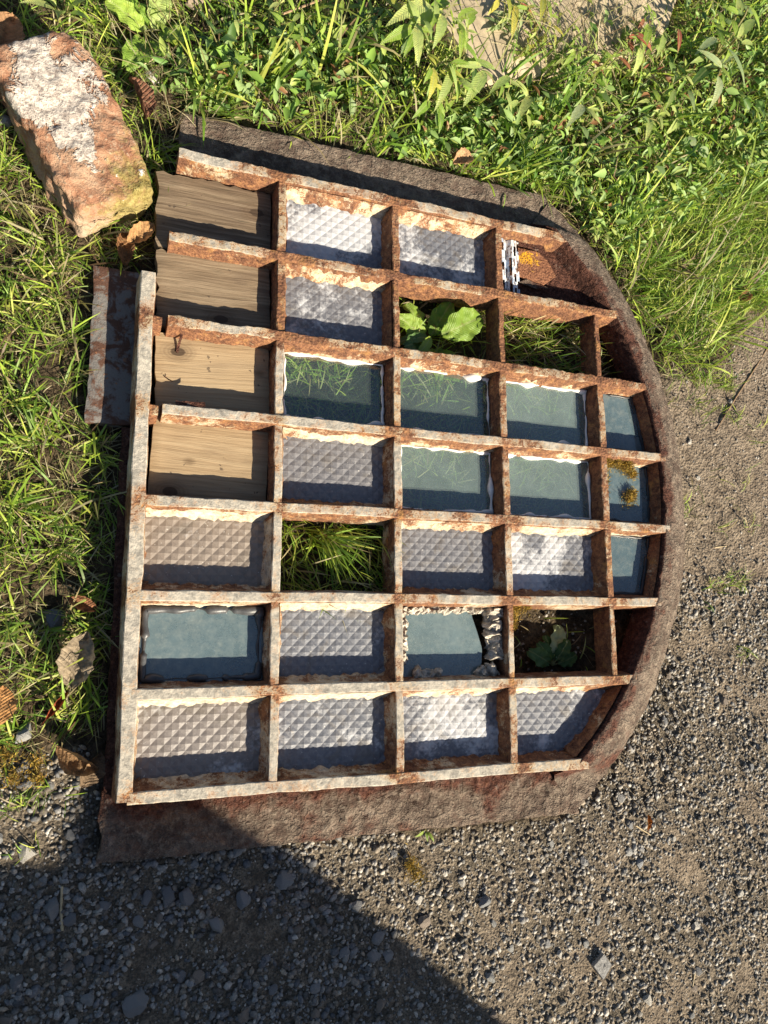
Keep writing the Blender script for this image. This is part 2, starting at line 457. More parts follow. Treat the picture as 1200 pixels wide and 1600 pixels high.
def make_block():
    t = NT('old_sandstone_brick')
    c = t.coord()
    s = t.n('SeparateXYZ', Vector=c)
    n1 = t.noise(c, 11, 7, 0.7, 0.3); n2 = t.noise(c, 120, 7, 0.75); n3 = t.noise(c, 26, 6, 0.75, 0.5)
    base = t.ramp(n1, [(0.30, (0.20, 0.085, 0.050)), (0.44, (0.34, 0.175, 0.105)), (0.55, (0.43, 0.27, 0.175)), (0.68, (0.48, 0.37, 0.265))])
    base = t.mix(t.step(n2, 0.52, 0.72), base, (0.50, 0.38, 0.27))
    # lichen on the end by the window, lime mortar left on the middle of the upper face
    lich = t.math('ADD', t.math('MULTIPLY_ADD', s.outputs[0], 6.0, t.math('MULTIPLY_ADD', s.outputs[1], 7.0, -0.40)), t.math('MULTIPLY_ADD', n3, 2.6, -1.3))
    base = t.mix(t.math('MULTIPLY', t.step(lich, 0.05, 0.75), 0.80), base, t.mix(t.step(n2, 0.4, 0.6), (0.20, 0.17, 0.045), (0.38, 0.335, 0.11)))
    ax = t.math('ABSOLUTE', t.math('ADD', s.outputs[0], 0.045))
    my = t.math('ABSOLUTE', t.math('ADD', s.outputs[1], 0.012))
    mort = t.math('SUBTRACT', 0.76, t.math('ADD', t.math('MULTIPLY', ax, 4.2), t.math('MULTIPLY', my, 6.5)))
    mort = t.math('ADD', mort, t.math('MULTIPLY_ADD', n3, 1.5, -0.75))
    mort = t.math('MULTIPLY', t.step(mort, 0.22, 0.32), t.step(s.outputs[2], 0.07, 0.085))
    col = t.mix(mort, base, t.mix(t.step(n2, 0.35, 0.6), (0.30, 0.25, 0.22), (0.62, 0.56, 0.49)))
    col = t.mix(t.math('MULTIPLY', t.step(t.noise(c, 34, 5, 0.6), 0.66, 0.70), t.step(s.outputs[2], 0.06, 0.08)), col, (0.78, 0.75, 0.70))
    col = t.mix(t.math('MULTIPLY', t.step(t.noise(c, 240, 2, 0.5), 0.62, 0.72), 0.5), col, (0.10, 0.06, 0.04))
    h = t.math('ADD', t.math('MULTIPLY', n2, 0.8), n3)
    return t.done(t.bsdf(col, 0.93, t.bump(t.math('ADD', h, t.math('MULTIPLY', mort, 0.5)), 1.0, 0.008), 0.15))
M['block'] = make_block()
M['slab'] = simple('sandstone_slab', (0.42, 0.345, 0.24), 0.9, 40, 0.22, 0.4, 0.002, 0.15)
M['shadow_wall_stone'] = simple('shadow_wall_rubble', (0.30, 0.27, 0.22), 0.9, 12, 0.3, 0.6, 0.02, 0.2)

def make_ground():
    t = NT('soil_and_grit')
    c = t.coord()
    n1 = t.noise(c, 5, 6, 0.6, 0.4); n2 = t.noise(c, 60, 8, 0.7); n3 = t.noise(c, 320, 4, 0.65)
    mask = t.gattr('tint')
    sp = t.n('SeparateColor', Color=mask)
    dark = t.mix(t.step(n2, 0.35, 0.65), (0.035, 0.026, 0.016), (0.115, 0.085, 0.052))
    sand = t.mix(t.step(n2, 0.32, 0.66), (0.140, 0.108, 0.078), (0.315, 0.255, 0.19))
    sand = t.mix(t.math('MULTIPLY', t.step(n3, 0.5, 0.66), 0.65), sand, (0.12, 0.10, 0.08))
    grit = t.mix(t.step(n2, 0.35, 0.62), (0.095, 0.080, 0.060), (0.25, 0.205, 0.15))
    grit = t.mix(t.step(n3, 0.45, 0.62), grit, (0.085, 0.072, 0.056))
    col = t.mix(sp.outputs[0], dark, grit)
    col = t.mix(sp.outputs[1], col, sand)
    v = t.voro(c, 170)
    h = t.math('ADD', t.math('ADD', n2, t.math('MULTIPLY', n3, 0.6)), t.math('MULTIPLY', v, -0.6))
    return t.done(t.bsdf(col, 0.95, t.bump(h, 1.0, 0.008), 0.15))
M['ground'] = make_ground()

# ------------------------------------------------------------------ layout of the place (metres, window corner at the origin)
ROW = 0.145
XV = [0.0, 0.2158, 0.4273, 0.6423, 0.8617]
YH = [-ROW * i for i in range(8)]
ACX, ACY = 0.322, -0.5                      # centre of the arched head
R_IN, R_OUT = 0.682, 0.770

def arc_x(y, r=R_IN):
    return ACX + math.sqrt(max(0.0, r * r - (y - ACY) ** 2))

SOIL_POLY = [(1.0806, -0.2358), (1.1546, -0.1973), (1.2562, -0.1920), (1.3463, -0.0636), (1.4126, -0.0054), (1.7096, 0.1286), (1.7480, -0.6525), (1.3331, -0.7040), (1.1839, -0.7466), (1.0847, -0.7074), (1.0654, -0.5330)]
GRASS_LEFT = [(-0.75, 0.75), (-0.75, -0.99), (-0.1693, -0.9586), (-0.1195, -0.9435), (-0.0676, -0.9325), (-0.026, -0.94), (-0.026, -0.46), (-0.086, -0.46), (-0.086, -0.185), (0.035, -0.16), (0.035, 0.75)]
GRASS_TOP = [(0.035, 0.75), (0.035, 0.122), (0.77, 0.124), (0.815, 0.10), (0.9203, 0.0209), (1.0291, -0.1186), (1.0883, -0.2494), (1.1709, -0.2176), (1.2570, -0.1844), (1.3363, -0.0651), (1.4107, -0.0218), (1.7096, 0.1286), (1.95, 0.6), (1.95, 1.25), (0.6, 1.1), (0.3, 0.8)]
GRAVEL = [(-0.75, -1.00), (-0.1687, -0.9675), (-0.0579, -0.9469), (-0.03, -0.99), (-0.03, -1.10), (-0.0230, -1.1088), (0.7807, -1.1246), (0.9012, -1.0412), (1.0222, -0.8690), (1.0966, -0.6672), (1.2055, -0.7058), (1.3379, -0.6618), (1.7581, -0.5904), (1.95, -1.9), (-0.75, -1.9)]

# ------------------------------------------------------------------ ground sheet
def gz(x, y):
    return 0.006 * fbm(x, y, 0, 9, 4) + 0.0035 * nz(x, y, 3, 60) - 0.004

def build_ground():
    fx = np.arange(-0.55, 1.80, 0.011); fy = np.arange(-1.80, 1.10, 0.011)
    xs = np.concatenate([[-300, -80, -20, -6, -2.5, -1.2, -0.8], fx, [2.0, 2.6, 5, 12, 40, 120, 300]])
    ys = np.concatenate([[-300, -80, -20, -6, -3.5, -2.5, -2.1], fy, [1.3, 1.8, 4, 12, 40, 120, 300]])
    X, Y = np.meshgrid(xs, ys, indexing='ij')
    P = np.stack([X.ravel(), Y.ravel()], 1)
    Z = np.zeros(len(P))
    near = (P[:, 0] > -0.6) & (P[:, 0] < 1.9) & (P[:, 1] > -1.9) & (P[:, 1] < 1.2)
    idx = np.where(near)[0]
    Z[idx] = [gz(x, y) for x, y in P[idx]]
    under = (P[:, 0] > -0.03) & (P[:, 0] < 1.08) & (P[:, 1] > -1.11) & (P[:, 1] < 0.12)
    Z[under] -= 0.003
    col = np.zeros((len(P), 3))
    g = in_poly(P, GRAVEL).astype(float); s = in_poly(P, SOIL_POLY).astype(float)
    jit = np.array([0.5 * fbm(x, y, 2, 7, 4) for x, y in P])
    col[:, 0] = np.clip(g, 0, 1)
    patch = np.clip((jit + 0.02) * 3.2, 0, 1)
    col[:, 1] = np.clip(s + g * patch * np.clip((P[:, 0] - 0.15) * 1.6, 0.25, 1.0), 0, 1)
    # soften the borders of the masks on the regular part of the grid
    c3 = col.reshape(len(xs), len(ys), 3)
    for _ in range(3):
        c3[1:-1, 1:-1] = (c3[1:-1, 1:-1] * 2 + c3[:-2, 1:-1] + c3[2:, 1:-1] + c3[1:-1, :-2] + c3[1:-1, 2:]) / 6
    col = c3.reshape(-1, 3)
    ny = len(ys)
    i, j = np.meshgrid(np.arange(len(xs) - 1), np.arange(ny - 1), indexing='ij')
    a = (i * ny + j).ravel()
    F = np.stack([a, a + ny, a + ny + 1, a + 1], 1)
    o = mesh_np('ground', np.column_stack([P, Z]), F, M['ground'], col=col, smooth=True)
    tag(o, kind='structure')
    return o
build_ground()

# ------------------------------------------------------------------ unseen rubble wall, added and outlined to cast the shadow on the gravel
def build_shadow_wall():
    root = empty('shadow_wall', (0.0, -2.5, 0.0))
    tag(root, 'unseen rubble wall added for its shadow, end sloped to shape the shadow edge', 'wall', kind='thing')
    outline = [(-2.2, 1.02), (-0.6, 1.09), (0.55, 1.06), (0.93, 1.075), (0.985, 1.115), (1.05, 1.165), (1.17, 1.17), (1.235, 1.10), (1.42, 0.80), (1.62, 0.45), (1.75, 0.0)]  # top profile follows from the wanted shadow edge
    def top(x):
        for (x0, h0), (x1, h1) in zip(outline, outline[1:]):
            if x0 <= x <= x1: return h0 + (h1 - h0) * (x - x0) / (x1 - x0)
        return 0.0
    xs = np.arange(-2.2, 1.7501, 0.025); n = len(xs)
    V = []; rows = 13
    for side, y in ((0, 0.0), (1, -0.32)):
        for x in xs:
            t = top(x) + 0.006 * nz(x, 0, 0, 30)
            for r in range(rows):
                z = -0.05 + (t + 0.05) * r / (rows - 1)
                V.append((x, y + (0.02 * fbm(x, z, y, 9, 3) if r < rows - 1 else 0), z))
    F = []
    for i in range(n - 1):
        for r in range(rows - 1):
            a = i * rows + r; b = (n + i) * rows + r
            F.append((a, a + rows, a + rows + 1, a + 1)); F.append((b + 1, b + rows + 1, b + rows, b))
        a = i * rows + rows - 1; b = (n + i) * rows + rows - 1
        F.append((a, a + rows, b + rows, b))
    mesh_py('shadow_wall_masonry', V, F, M['shadow_wall_stone'], root)
build_shadow_wall()

# ------------------------------------------------------------------ the cast-iron window
window = empty('iron_window', (0, 0, 0))
tag(window, 'rusty arched cast-iron window lying flat on grass and gravel, with patched panes', 'window', kind='thing')

def part(o, **props):
    for k, v in props.items(): o[k] = v
    return o

def sweep_bar(name, p0, p1, rust, tw=0.0075, mw=0.0125, bw=0.0145, jit=0.0011, zt=ZT, zb=ZB, ends=(True, True), seed=0.0, tilt=(0, 0), asym=0.0):
    """tapered glazing bar between two points of the window plane, its edges worn and uneven."""
    p0, p1 = Vector((*p0, 0)), Vector((*p1, 0))
    L = (p1 - p0).length; d = (p1 - p0) / L; nrm = Vector((-d.y, d.x, 0))
    prof = [(-bw, zb), (-mw, 0.5 * (zt + zb)), (-tw - 0.0004, zt - 0.0012), (-tw + 0.0010, zt), (tw - 0.0010, zt), (tw + 0.0004, zt - 0.0012), (mw, 0.5 * (zt + zb)), (bw, zb)]
    n = max(3, int(L / 0.006)); k = len(prof)
    V, F, FM = [], [], []
    for i in range(n + 1):
        s = i / n; c = p0 + d * (L * s); lift = tilt[0] + (tilt[1] - tilt[0]) * s
        for j, (o_, z) in enumerate(prof):
            a = jit * (0.6 + 0.9 * rust)
            q = c + nrm * (o_ * (1 + 0.10 * nz(c.x + seed, c.y, 6, 14)) + 0.0016 * nz(c.x, c.y, seed, 7))
            e = a * (nz(q.x + seed, q.y, z + j, 110) * 1.0 + nz(q.x, q.y + seed, z, 22) * 1.2)
            ez = a * 0.8 * nz(q.x, q.y, z + 5 + seed, 60) if z > zb else 0.0
            V.append((q.x + nrm.x * e, q.y + nrm.y * e, z + ez + lift))
        if i:
            for j in range(k - 1):
                b = (i - 1) * k + j
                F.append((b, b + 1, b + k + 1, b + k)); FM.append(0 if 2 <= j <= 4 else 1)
    for e, base in ((0, 0), (1, n * k)):
        f = tuple(range(base, base + k))
        F.append(f if e == 0 else f[::-1]); FM.append(1)
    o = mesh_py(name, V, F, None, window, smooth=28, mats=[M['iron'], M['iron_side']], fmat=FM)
    o['rust'] = rust
    return o

# long bars, left to right
H_RUST = [0.46, 0.60, 0.66, 0.30, 0.24, 0.14, 0.14, 0.16]
H_X0 = [0.040, 0.030, 0.033, 0.030, 0.004, 0.004, 0.004, 0.004]
for i in range(8):
    y = YH[i]
    x1 = arc_x(y, R_IN + 0.012) + (0.006 if i in (0, 7) else 0.0)
    p0 = (H_X0[i], y + (0.004 if i == 0 else 0.0)); p1 = (x1, y)
    sweep_bar('glazing_bar', p0, p1, H_RUST[i], seed=i * 3.7, tw=0.0085 if i in (0, 7) else 0.0078, jit=0.0019 if i < 3 else 0.0012,
              tilt=(0.003, 0) if i in (2, 3) else (0.0, 0.0))
    if i in (2, 3):                                    # the snapped stub that stays on the left rail
        part(sweep_bar('bar_stub', (0.004, y - 0.001), (0.0245, y - 0.002), 0.85, seed=i * 9.1, tilt=(-0.001, -0.003)))
# left rail, broken off half way up the second row
sweep_bar('side_rail', (0.0, -1.020), (0.0, -0.212), 0.20, tw=0.0105, mw=0.0135, bw=0.015, seed=51.0)
# cross bars between the long bars
for c in range(1, 5):
    for r in range(7):
        if c == 4 and (r == 0 or r == 6): continue
        ya, yb = YH[r] - 0.006, YH[r + 1] + 0.006
        rust = [0.80, 0.85, 0.50, 0.36, 0.32, 0.30, 0.26][r] + (0.15 if c >= 3 else 0)
        thin = (c, r) in ((2, 1), (3, 1), (4, 1), (3, 5), (4, 5))
        k = 0.62 if thin else 0.85
        sweep_bar('cross_bar', (XV[c], ya), (XV[c] + 0.0015 * nz(c, r, 0.3), yb), rust, tw=0.0068 * k + 0.001, mw=0.0105 * k, bw=0.012 * k, seed=c * 7.3 + r * 2.9, zt=ZT - 0.0012)

def grid_slab(name, x0, x1, y0, y1, z0, z1, mat, amp=0.0016, edge=0.0035, step=0.006, ragged=None, drop=None, parent=window):
    nx = max(2, int((x1 - x0) / step)); ny = max(2, int((y1 - y0) / step))
    V, F = [], []
    def pt(i, j, z, top):
        u, v = i / nx, j / ny
        x, y = x0 + (x1 - x0) * u, y0 + (y1 - y0) * v
        ex = edge * fbm(x, y, 1.3, 30, 3); ey = edge * fbm(x, y, 7.9, 30, 3)
        if i == 0 or i == nx: x += ex * (2.2 if ragged and ((ragged == 'l' and i == 0) or ragged == 'lr') else 1)
        if j == 0 or j == ny: y += ey * 0.6
        if top:
            z += amp * (1.5 * fbm(x, y, 0.4, 55, 4) + 0.6 * nz(x, y, 2, 160))
            if drop: z += drop(u, v)
            if i in (0, nx) or j in (0, ny): z -= 0.0018
        return (x, y, z)
    for i in range(nx + 1):
        for j in range(ny + 1): V.append(pt(i, j, z1, True))
    base = len(V); w = ny + 1
    for i in range(nx):
        for j in range(ny):
            a = i * w + j; F.append((a, a + w, a + w + 1, a + 1))
    ring = [i * w for i in range(nx + 1)] + [nx * w + j for j in range(1, ny + 1)] + [i * w + ny for i in range(nx - 1, -1, -1)] + [j for j in range(ny - 1, 0, -1)]
    for q in ring: V.append((V[q][0], V[q][1], z0))
    m = len(ring)
    for k in range(m):
        a, b = ring[k], ring[(k + 1) % m]
        F.append((b, a, base + k, base + (k + 1) % m))
    return mesh_py(name, V, F, mat, parent, smooth=55)

grid_slab('bottom_flange', -0.030, 0.800, -1.112, -1.012, -0.004, 0.021, M['crust'], amp=0.0030, ragged='l', step=0.0045)
grid_slab('top_flange', 0.045, 0.792, 0.006, 0.119, -0.004, 0.0185, M['rim'], amp=0.0018, ragged='l')
grid_slab('left_flange', -0.080, -0.004, -0.452, -0.192, -0.002, 0.0195, M['flange_paint'], amp=0.0006, edge=0.002, ragged='lr')
grid_slab('left_flange_stump', -0.0265, -0.004, -1.016, -0.456, -0.004, 0.0200, M['plate'], amp=0.0010, edge=0.0025)

def build_rim():
    prof = [(0.672, 0.018), (0.677, 0.045), (0.681, 0.0675), (0.685, 0.0705), (0.697, 0.0698), (0.712, 0.0655), (0.728, 0.0580), (0.745, 0.0480), (0.758, 0.0385), (0.7655, 0.031), (0.7695, 0.026), (0.771, -0.004)]
    a0 = math.asin(0.607 / 0.770); n = 300; k = len(prof)
    V, F, FM = [], [], []
    for i in range(n + 1):
        th = -a0 + 2 * a0 * i / n
        for j, (r, z) in enumerate(prof):
            x, y = ACX + r * math.cos(th), ACY + r * math.sin(th)
            ay = abs(y - ACY)
            low = smooth01(0.513, 0.552, ay) * (1.0 if j < 11 else 0.0)
            z2 = z + (min(z, 0.0215) - z) * low
            e = 0.0016 * fbm(x, y, j * 0.7, 45, 3) + 0.0012 * nz(x, y, j, 110)
            if j in (9, 10, 11): e = 0.004 * fbm(x, y, 0.7, 28, 3)
            zz = z2 + (0.0026 * fbm(x, y, 3.3, 60, 4) - 0.002 * max(0.0, nz(x, y, 1.7, 38)) if 3 <= j <= 10 else 0)
            V.append((x + e * math.cos(th), y + e * math.sin(th), zz))
        if i:
            for j in range(k - 1):
                b = (i - 1) * k + j
                F.append((b, b + k, b + k + 1, b + 1)); FM.append(1 if j < 3 else 0)
    o = mesh_py('arched_rim', V, [f[::-1] for f in F], None, window, smooth=60, mats=[M['rim'], M['plate']], fmat=FM)
    o['rust'] = 0.8
build_rim()

# ---- panes
def cell_rect(r, c):
    x0 = XV[c - 1] + 0.0035; x1 = XV[c] - 0.0035 if c < 5 else 2.0
    if (r in (1, 7) and c == 4): x1 = 2.0
    return x0, x1, YH[r] + 0.0035, YH[r - 1] - 0.0035

def clipped_poly(r, c, inset=0.0, rr=R_IN - 0.002):
    x0, x1, y0, y1 = cell_rect(r, c)
    x0 += inset; y0 += inset; y1 -= inset
    pts = [(x0, y0)]
    if x1 < 1.5:
        return [(x0, y0), (x1 - inset, y0), (x1 - inset, y1), (x0, y1)]
    right = []
    for k in range(9):
        y = y0 + (y1 - y0) * k / 8
        right.append((arc_x(y, rr - inset), y))
    return [(x0, y0)] + right + [(x0, y1)]

def flat_pane(name, poly, z, th, mat, bev=0.0):
    n = len(poly)
    V = [(x, y, z) for x, y in poly] + [(x, y, z - th) for x, y in poly]
    F = [tuple(range(n)), tuple(range(2 * n - 1, n - 1, -1))]
    for k in range(n):
        F.append((k, k + n, (k + 1) % n + n, (k + 1) % n))
    return mesh_py(name, V, F, mat, window)

def ribbed_pane(r, c, frost, brown=0.0):
    """pressed glass with raised diamond points"""
    x0, x1, y0, y1 = cell_rect(r, c)
    if x1 > 1.5: x1 = arc_x(max(y0, min(y1, ACY)) if y0 < ACY < y1 else (y1 if abs(y1 - ACY) < abs(y0 - ACY) else y0), R_IN - 0.001)
    D = 0.0108
    nx = int(math.ceil((x1 - x0) / D)); ny = int(math.ceil((y1 - y0) / D))
    sx = (x1 - x0) / nx; sy = (y1 - y0) / ny
    V, F = [], []
    H = 0.0016
    for i in range(nx + 1):
        for j in range(ny + 1):
            x, y = x0 + i * sx, y0 + j * sy
            jx = 0.0003 * nz(x, y, 1, 300); z = ZP + (H if (i + j) % 2 == 0 else 0.0) * (1 + 0.25 * nz(x, y, 4, 120))
            V.append((x + jx, y, z))
    w = ny + 1
    for i in range(nx):
        for j in range(ny):
            xc, yc = x0 + (i + 0.5) * sx, y0 + (j + 0.5) * sy
            if math.hypot(xc - ACX, yc - ACY) > R_IN + 0.004 and xc > 0.6: continue
            a, b, c_, d = i * w + j, (i + 1) * w + j, (i + 1) * w + j + 1, i * w + j + 1
            if (i + j) % 2 == 0: F += [(a, b, d), (b, c_, d)]
            else: F += [(a, b, c_), (a, c_, d)]
    o = mesh_py('patterned_pane', V, F, M['ribbed'], window)
    o['frost'] = frost; o['brown'] = brown
    putty_frame(r, c, o, [0, 0.5, 0.55, 0.4, 0.25, 0.2, 0.2, 0.18][r] + (0.1 if c > 2 else 0))
    return o

def putty_frame(r, c, pane, rust=0.25, w0=0.0055, w1=0.0165):
    """sloping fillet of painted putty from the bars down to the pane, child of the pane"""
    poly = clipped_poly(r, c)
    pts = []
    n = len(poly)
    for k in range(n):
        a, b = Vector((*poly[k], 0)), Vector((*poly[(k + 1) % n], 0))
        m = max(2, int((b - a).length / 0.006))
        for q in range(m): pts.append(a + (b - a) * (q / m))
    x0, x1, y0, y1 = min(p.x for p in pts), max(p.x for p in pts), min(p.y for p in pts), max(p.y for p in pts)
    arched = len(poly) > 4
    V, F, FM, side = [], [], [], []
    N = len(pts)
    for p in pts:
        ix = (1 if p.x < x0 + 0.001 else 0) - (1 if p.x > x1 - 0.001 and not arched else 0)
        iy = (1 if p.y < y0 + 0.001 else 0) - (1 if p.y > y1 - 0.001 else 0)
        v = Vector((ix, iy, 0))
        if arched and math.hypot(p.x - ACX, p.y - ACY) > R_IN - 0.004:
            v = Vector((ACX - p.x, ACY - p.y, 0)).normalized() + Vector((0, iy, 0)) * 0.7
        kx = 0.75 if abs(v.x) > abs(v.y) else 1.0
        side.append(abs(v.x) > 0.3 and abs(v.y) < 0.9)
        wob = 1 + 0.30 * nz(p.x, p.y, 5, 40) + 0.32 * nz(p.x, p.y, 8, 130)
        for w, z in ((w0, ZT - 0.006), (w0 + (w1 - w0) * 0.35, ZT - 0.018 + 0.003 * nz(p.x, p.y, 3, 90)), (w0 + (w1 - w0) * (0.72 + 0.15 * nz(p.x, p.y, 9, 110)), ZP + 0.008 + 0.002 * nz(p.x, p.y, 6, 120)), (w1 * wob, ZP + 0.0008)):
            V.append((p.x + v.x * w * kx, p.y + v.y * w * kx, z))
    for k in range(N):
        a, b = k * 4, ((k + 1) % N) * 4
        for j in range(3):
            F.append((a + j, b + j, b + j + 1, a + j + 1)); FM.append(1 if (side[k] and side[(k + 1) % N]) or (V[a][1] < y0 + 0.012 and V[b][1] < y0 + 0.012) else 0)  # bottom edge, turned from the sun, takes the darker rust to deepen its shade
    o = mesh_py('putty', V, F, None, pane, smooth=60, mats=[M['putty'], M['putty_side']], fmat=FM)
    o['rust'] = rust
    return o

def tube_mesh(path, rad, seg=7, closed=False):
    V, F = [], []; n = len(path)
    for i, p in enumerate(path):
        a = path[(i - 1) % n] if (closed or i) else p
        b = path[(i + 1) % n] if (closed or i < n - 1) else p
        t = (Vector(b) - Vector(a)).normalized()
        u = t.cross(Vector((0, 0, 1)))
        u = u.normalized() if u.length > 1e-4 else Vector((1, 0, 0))
        v = u.cross(t)
        for k in range(seg):
            th = 2 * math.pi * k / seg
            q = Vector(p) + (u * math.cos(th) + v * math.sin(th)) * rad[i]
            V.append(tuple(q))
    for i in range(n if closed else n - 1):
        for k in range(seg):
            a = i * seg + k; b = i * seg + (k + 1) % seg
            c = ((i + 1) % n) * seg + k; d = ((i + 1) % n) * seg + (k + 1) % seg
            F.append((a, b, d, c))
    if not closed:
        F.append(tuple(range(seg))[::-1]); F.append(tuple(range((n - 1) * seg, n * seg)))
    return V, F

def sealant(r, c, pane, mat, r0=0.0018, r1=0.0075, seed=0.0, inset=0.0125):
    """squeezed bead of sealant, thick blobs and thin stretches"""
    poly = clipped_poly(r, c, inset)
    path, rad = [], []
    n = len(poly)
    for k in range(n):
        a, b = Vector(poly[k]), Vector(poly[(k + 1) % n])
        L = (b - a).length; m = max(2, int(L / 0.004)); d = (b - a) / L; nr = Vector((-d.y, d.x))
        for q in range(m):
            s = q / m; p = a + (b - a) * s
            w = nz(p.x + seed, p.y, 1, 38); sc = max(0.0, nz(p.x, p.y, seed + 2, 26) * 1.6 + 0.25)
            blob = max(0.0, 0.5 * w + 0.45 * sc)
            rr = r0 * (0.15 if nz(p.x, p.y, seed + 9, 33) < -0.12 else 1.0) + r1 * blob * (1.15 if abs(d.x) > 0.9 and p.y > sum(q_[1] for q_ in poly) / n else 0.85)
            off = 0.003 * w
            p2 = p + nr * off
            path.append((p2.x, p2.y, ZP + 0.0012 + 0.3 * rr)); rad.append(rr)
    V, F = tube_mesh(path, rad, 7, True)
    return mesh_py('sealant_bead', V, F, mat, pane, smooth=70)

def clear_pane(r, c, dust, blue=0.0, seal='white_seal', **k):
    poly = clipped_poly(r, c)
    o = flat_pane('glass_pane', poly, ZP, 0.003, M['pane'])
    o['dust'] = dust; o['blue'] = blue
    putty_frame(r, c, o, 0.55 if r < 5 else 0.3, 0.0045, 0.012)
    if seal: sealant(r, c, o, M[seal], seed=r * 5.1 + c, **k)
    return o

# row 1
RIB = [(1, 2, 0.64, 0.0), (1, 3, 0.60, 0.0), (2, 2, 0.30, 0.1), (4, 2, 0.16, 0.15), (5, 1, 0.16, 0.75), (5, 3, 0.22, 0.1), (5, 4, 0.66, 0.0),
       (6, 2, 0.38, 0.0), (7, 1, 0.34, 0.45), (7, 2, 0.26, 0.0), (7, 3, 0.44, 0.0), (7, 4, 0.40, 0.0)]
for r, c, f, b in RIB:
    ribbed_pane(r, c, f, b)
clear_pane(3, 2, 0.05, 0.0)
clear_pane(3, 3, 0.13, 0.2)
clear_pane(3, 4, 0.30, 0.2)
clear_pane(4, 3, 0.25, 0.2)
clear_pane(4, 4, 0.32, 0.3)
clear_pane(3, 5, 0.80, 1.0, 'dark_seal', r0=0.002, r1=0.002)
clear_pane(4, 5, 0.80, 1.0, 'dark_seal', r0=0.002, r1=0.002)
clear_pane(5, 5, 0.72, 1.0, 'dark_seal', r0=0.003, r1=0.002)
clear_pane(6, 1, 0.78, 0.9, 'grey_seal', r0=0.0055, r1=0.0085, inset=0.0165)

# row 6, third cell: a jagged remnant of glass held by lumps of mortar
def broken_pane():
    x0, x1, y0, y1 = cell_rect(6, 3)
    poly = [(x0, y0), (x0 + 0.150, y0), (x0 + 0.168, y0 + 0.030), (x0 + 0.170, y0 + 0.055), (x0 + 0.161, y0 + 0.085), (x0 + 0.152, y0 + 0.110), (x0 + 0.146, y1), (x0, y1)]
    o = flat_pane('broken_glass_pane', poly, ZP, 0.003, M['pane'])
    o['dust'] = 0.66; o['blue'] = 0.75
    o['label'] = 'broken blue-grey pane with a jagged right edge'
    def lump(pts, rad, sd):
        V, F = tube_mesh([(p[0], p[1], ZP + 0.003) for p in pts], rad, 18)
        V = [(x + 0.007 * fbm(x, y, z + sd, 75, 5), y + 0.007 * fbm(x, y, z + 3 + sd, 75, 5), z + 0.009 * fbm(x, y, z + 7 + sd, 95, 5)) for x, y, z in V]
        mesh_py('mortar_lump', V, F, M['mortar'], window)
    def line(a, b, n, ra, sd):
        n = n * 3
        pts = [(a[0] + (b[0] - a[0]) * k / n, a[1] + (b[1] - a[1]) * k / n) for k in range(n + 1)]
        rad = [ra * (0.85 + 0.28 * nz(k * 0.4, sd, 0.5)) * (0.5 if k in (0, n) else 1.0) for k in range(n + 1)]
        lump(pts, rad, sd)
    line((x1 - 0.017, y1 - 0.010), (x1 - 0.014, y0 + 0.036), 14, 0.0175, 1.0)
    line((x1 - 0.055, y0 + 0.010), (x1 - 0.014, y0 + 0.022), 9, 0.0125, 2.0)
    line((x0 + 0.030, y0 + 0.013), (x0 + 0.085, y0 + 0.012), 10, 0.0115, 3.0)
    line((x0 + 0.014, y1 - 0.016), (x0 + 0.013, y0 + 0.03), 12, 0.0095, 4.0)
    line((x0 + 0.012, y1 - 0.014), (x1 - 0.02, y1 - 0.013), 22, 0.0075, 5.0)
broken_pane()
# remains of putty on the rims of the empty cells
def bead_rest(r, c, segs, sd):
    x0, x1, y0, y1 = cell_rect(r, c)
    for (a, b) in segs:
        n = 16
        pts = [(a[0] + (b[0] - a[0]) * k / n, a[1] + (b[1] - a[1]) * k / n, ZP + 0.002 + 0.003 * nz(k, sd, 0.2)) for k in range(n + 1)]
        rad = [0.0045 * (0.8 + 0.6 * nz(k * 0.9, sd, 3.1)) * (0.3 if k in (0, n) else 1) for k in range(n + 1)]
        V, F = tube_mesh(pts, rad, 7)
        mesh_py('putty_remnant', V, F, M['mortar'], window, smooth=40)
q = cell_rect(5, 2)
bead_rest(5, 2, [((q[0] + 0.004, q[2] + 0.004), (q[0] + 0.004, q[3] - 0.03)), ((q[0] + 0.004, q[2] + 0.004), (q[1] - 0.01, q[2] + 0.003))], 3.0)

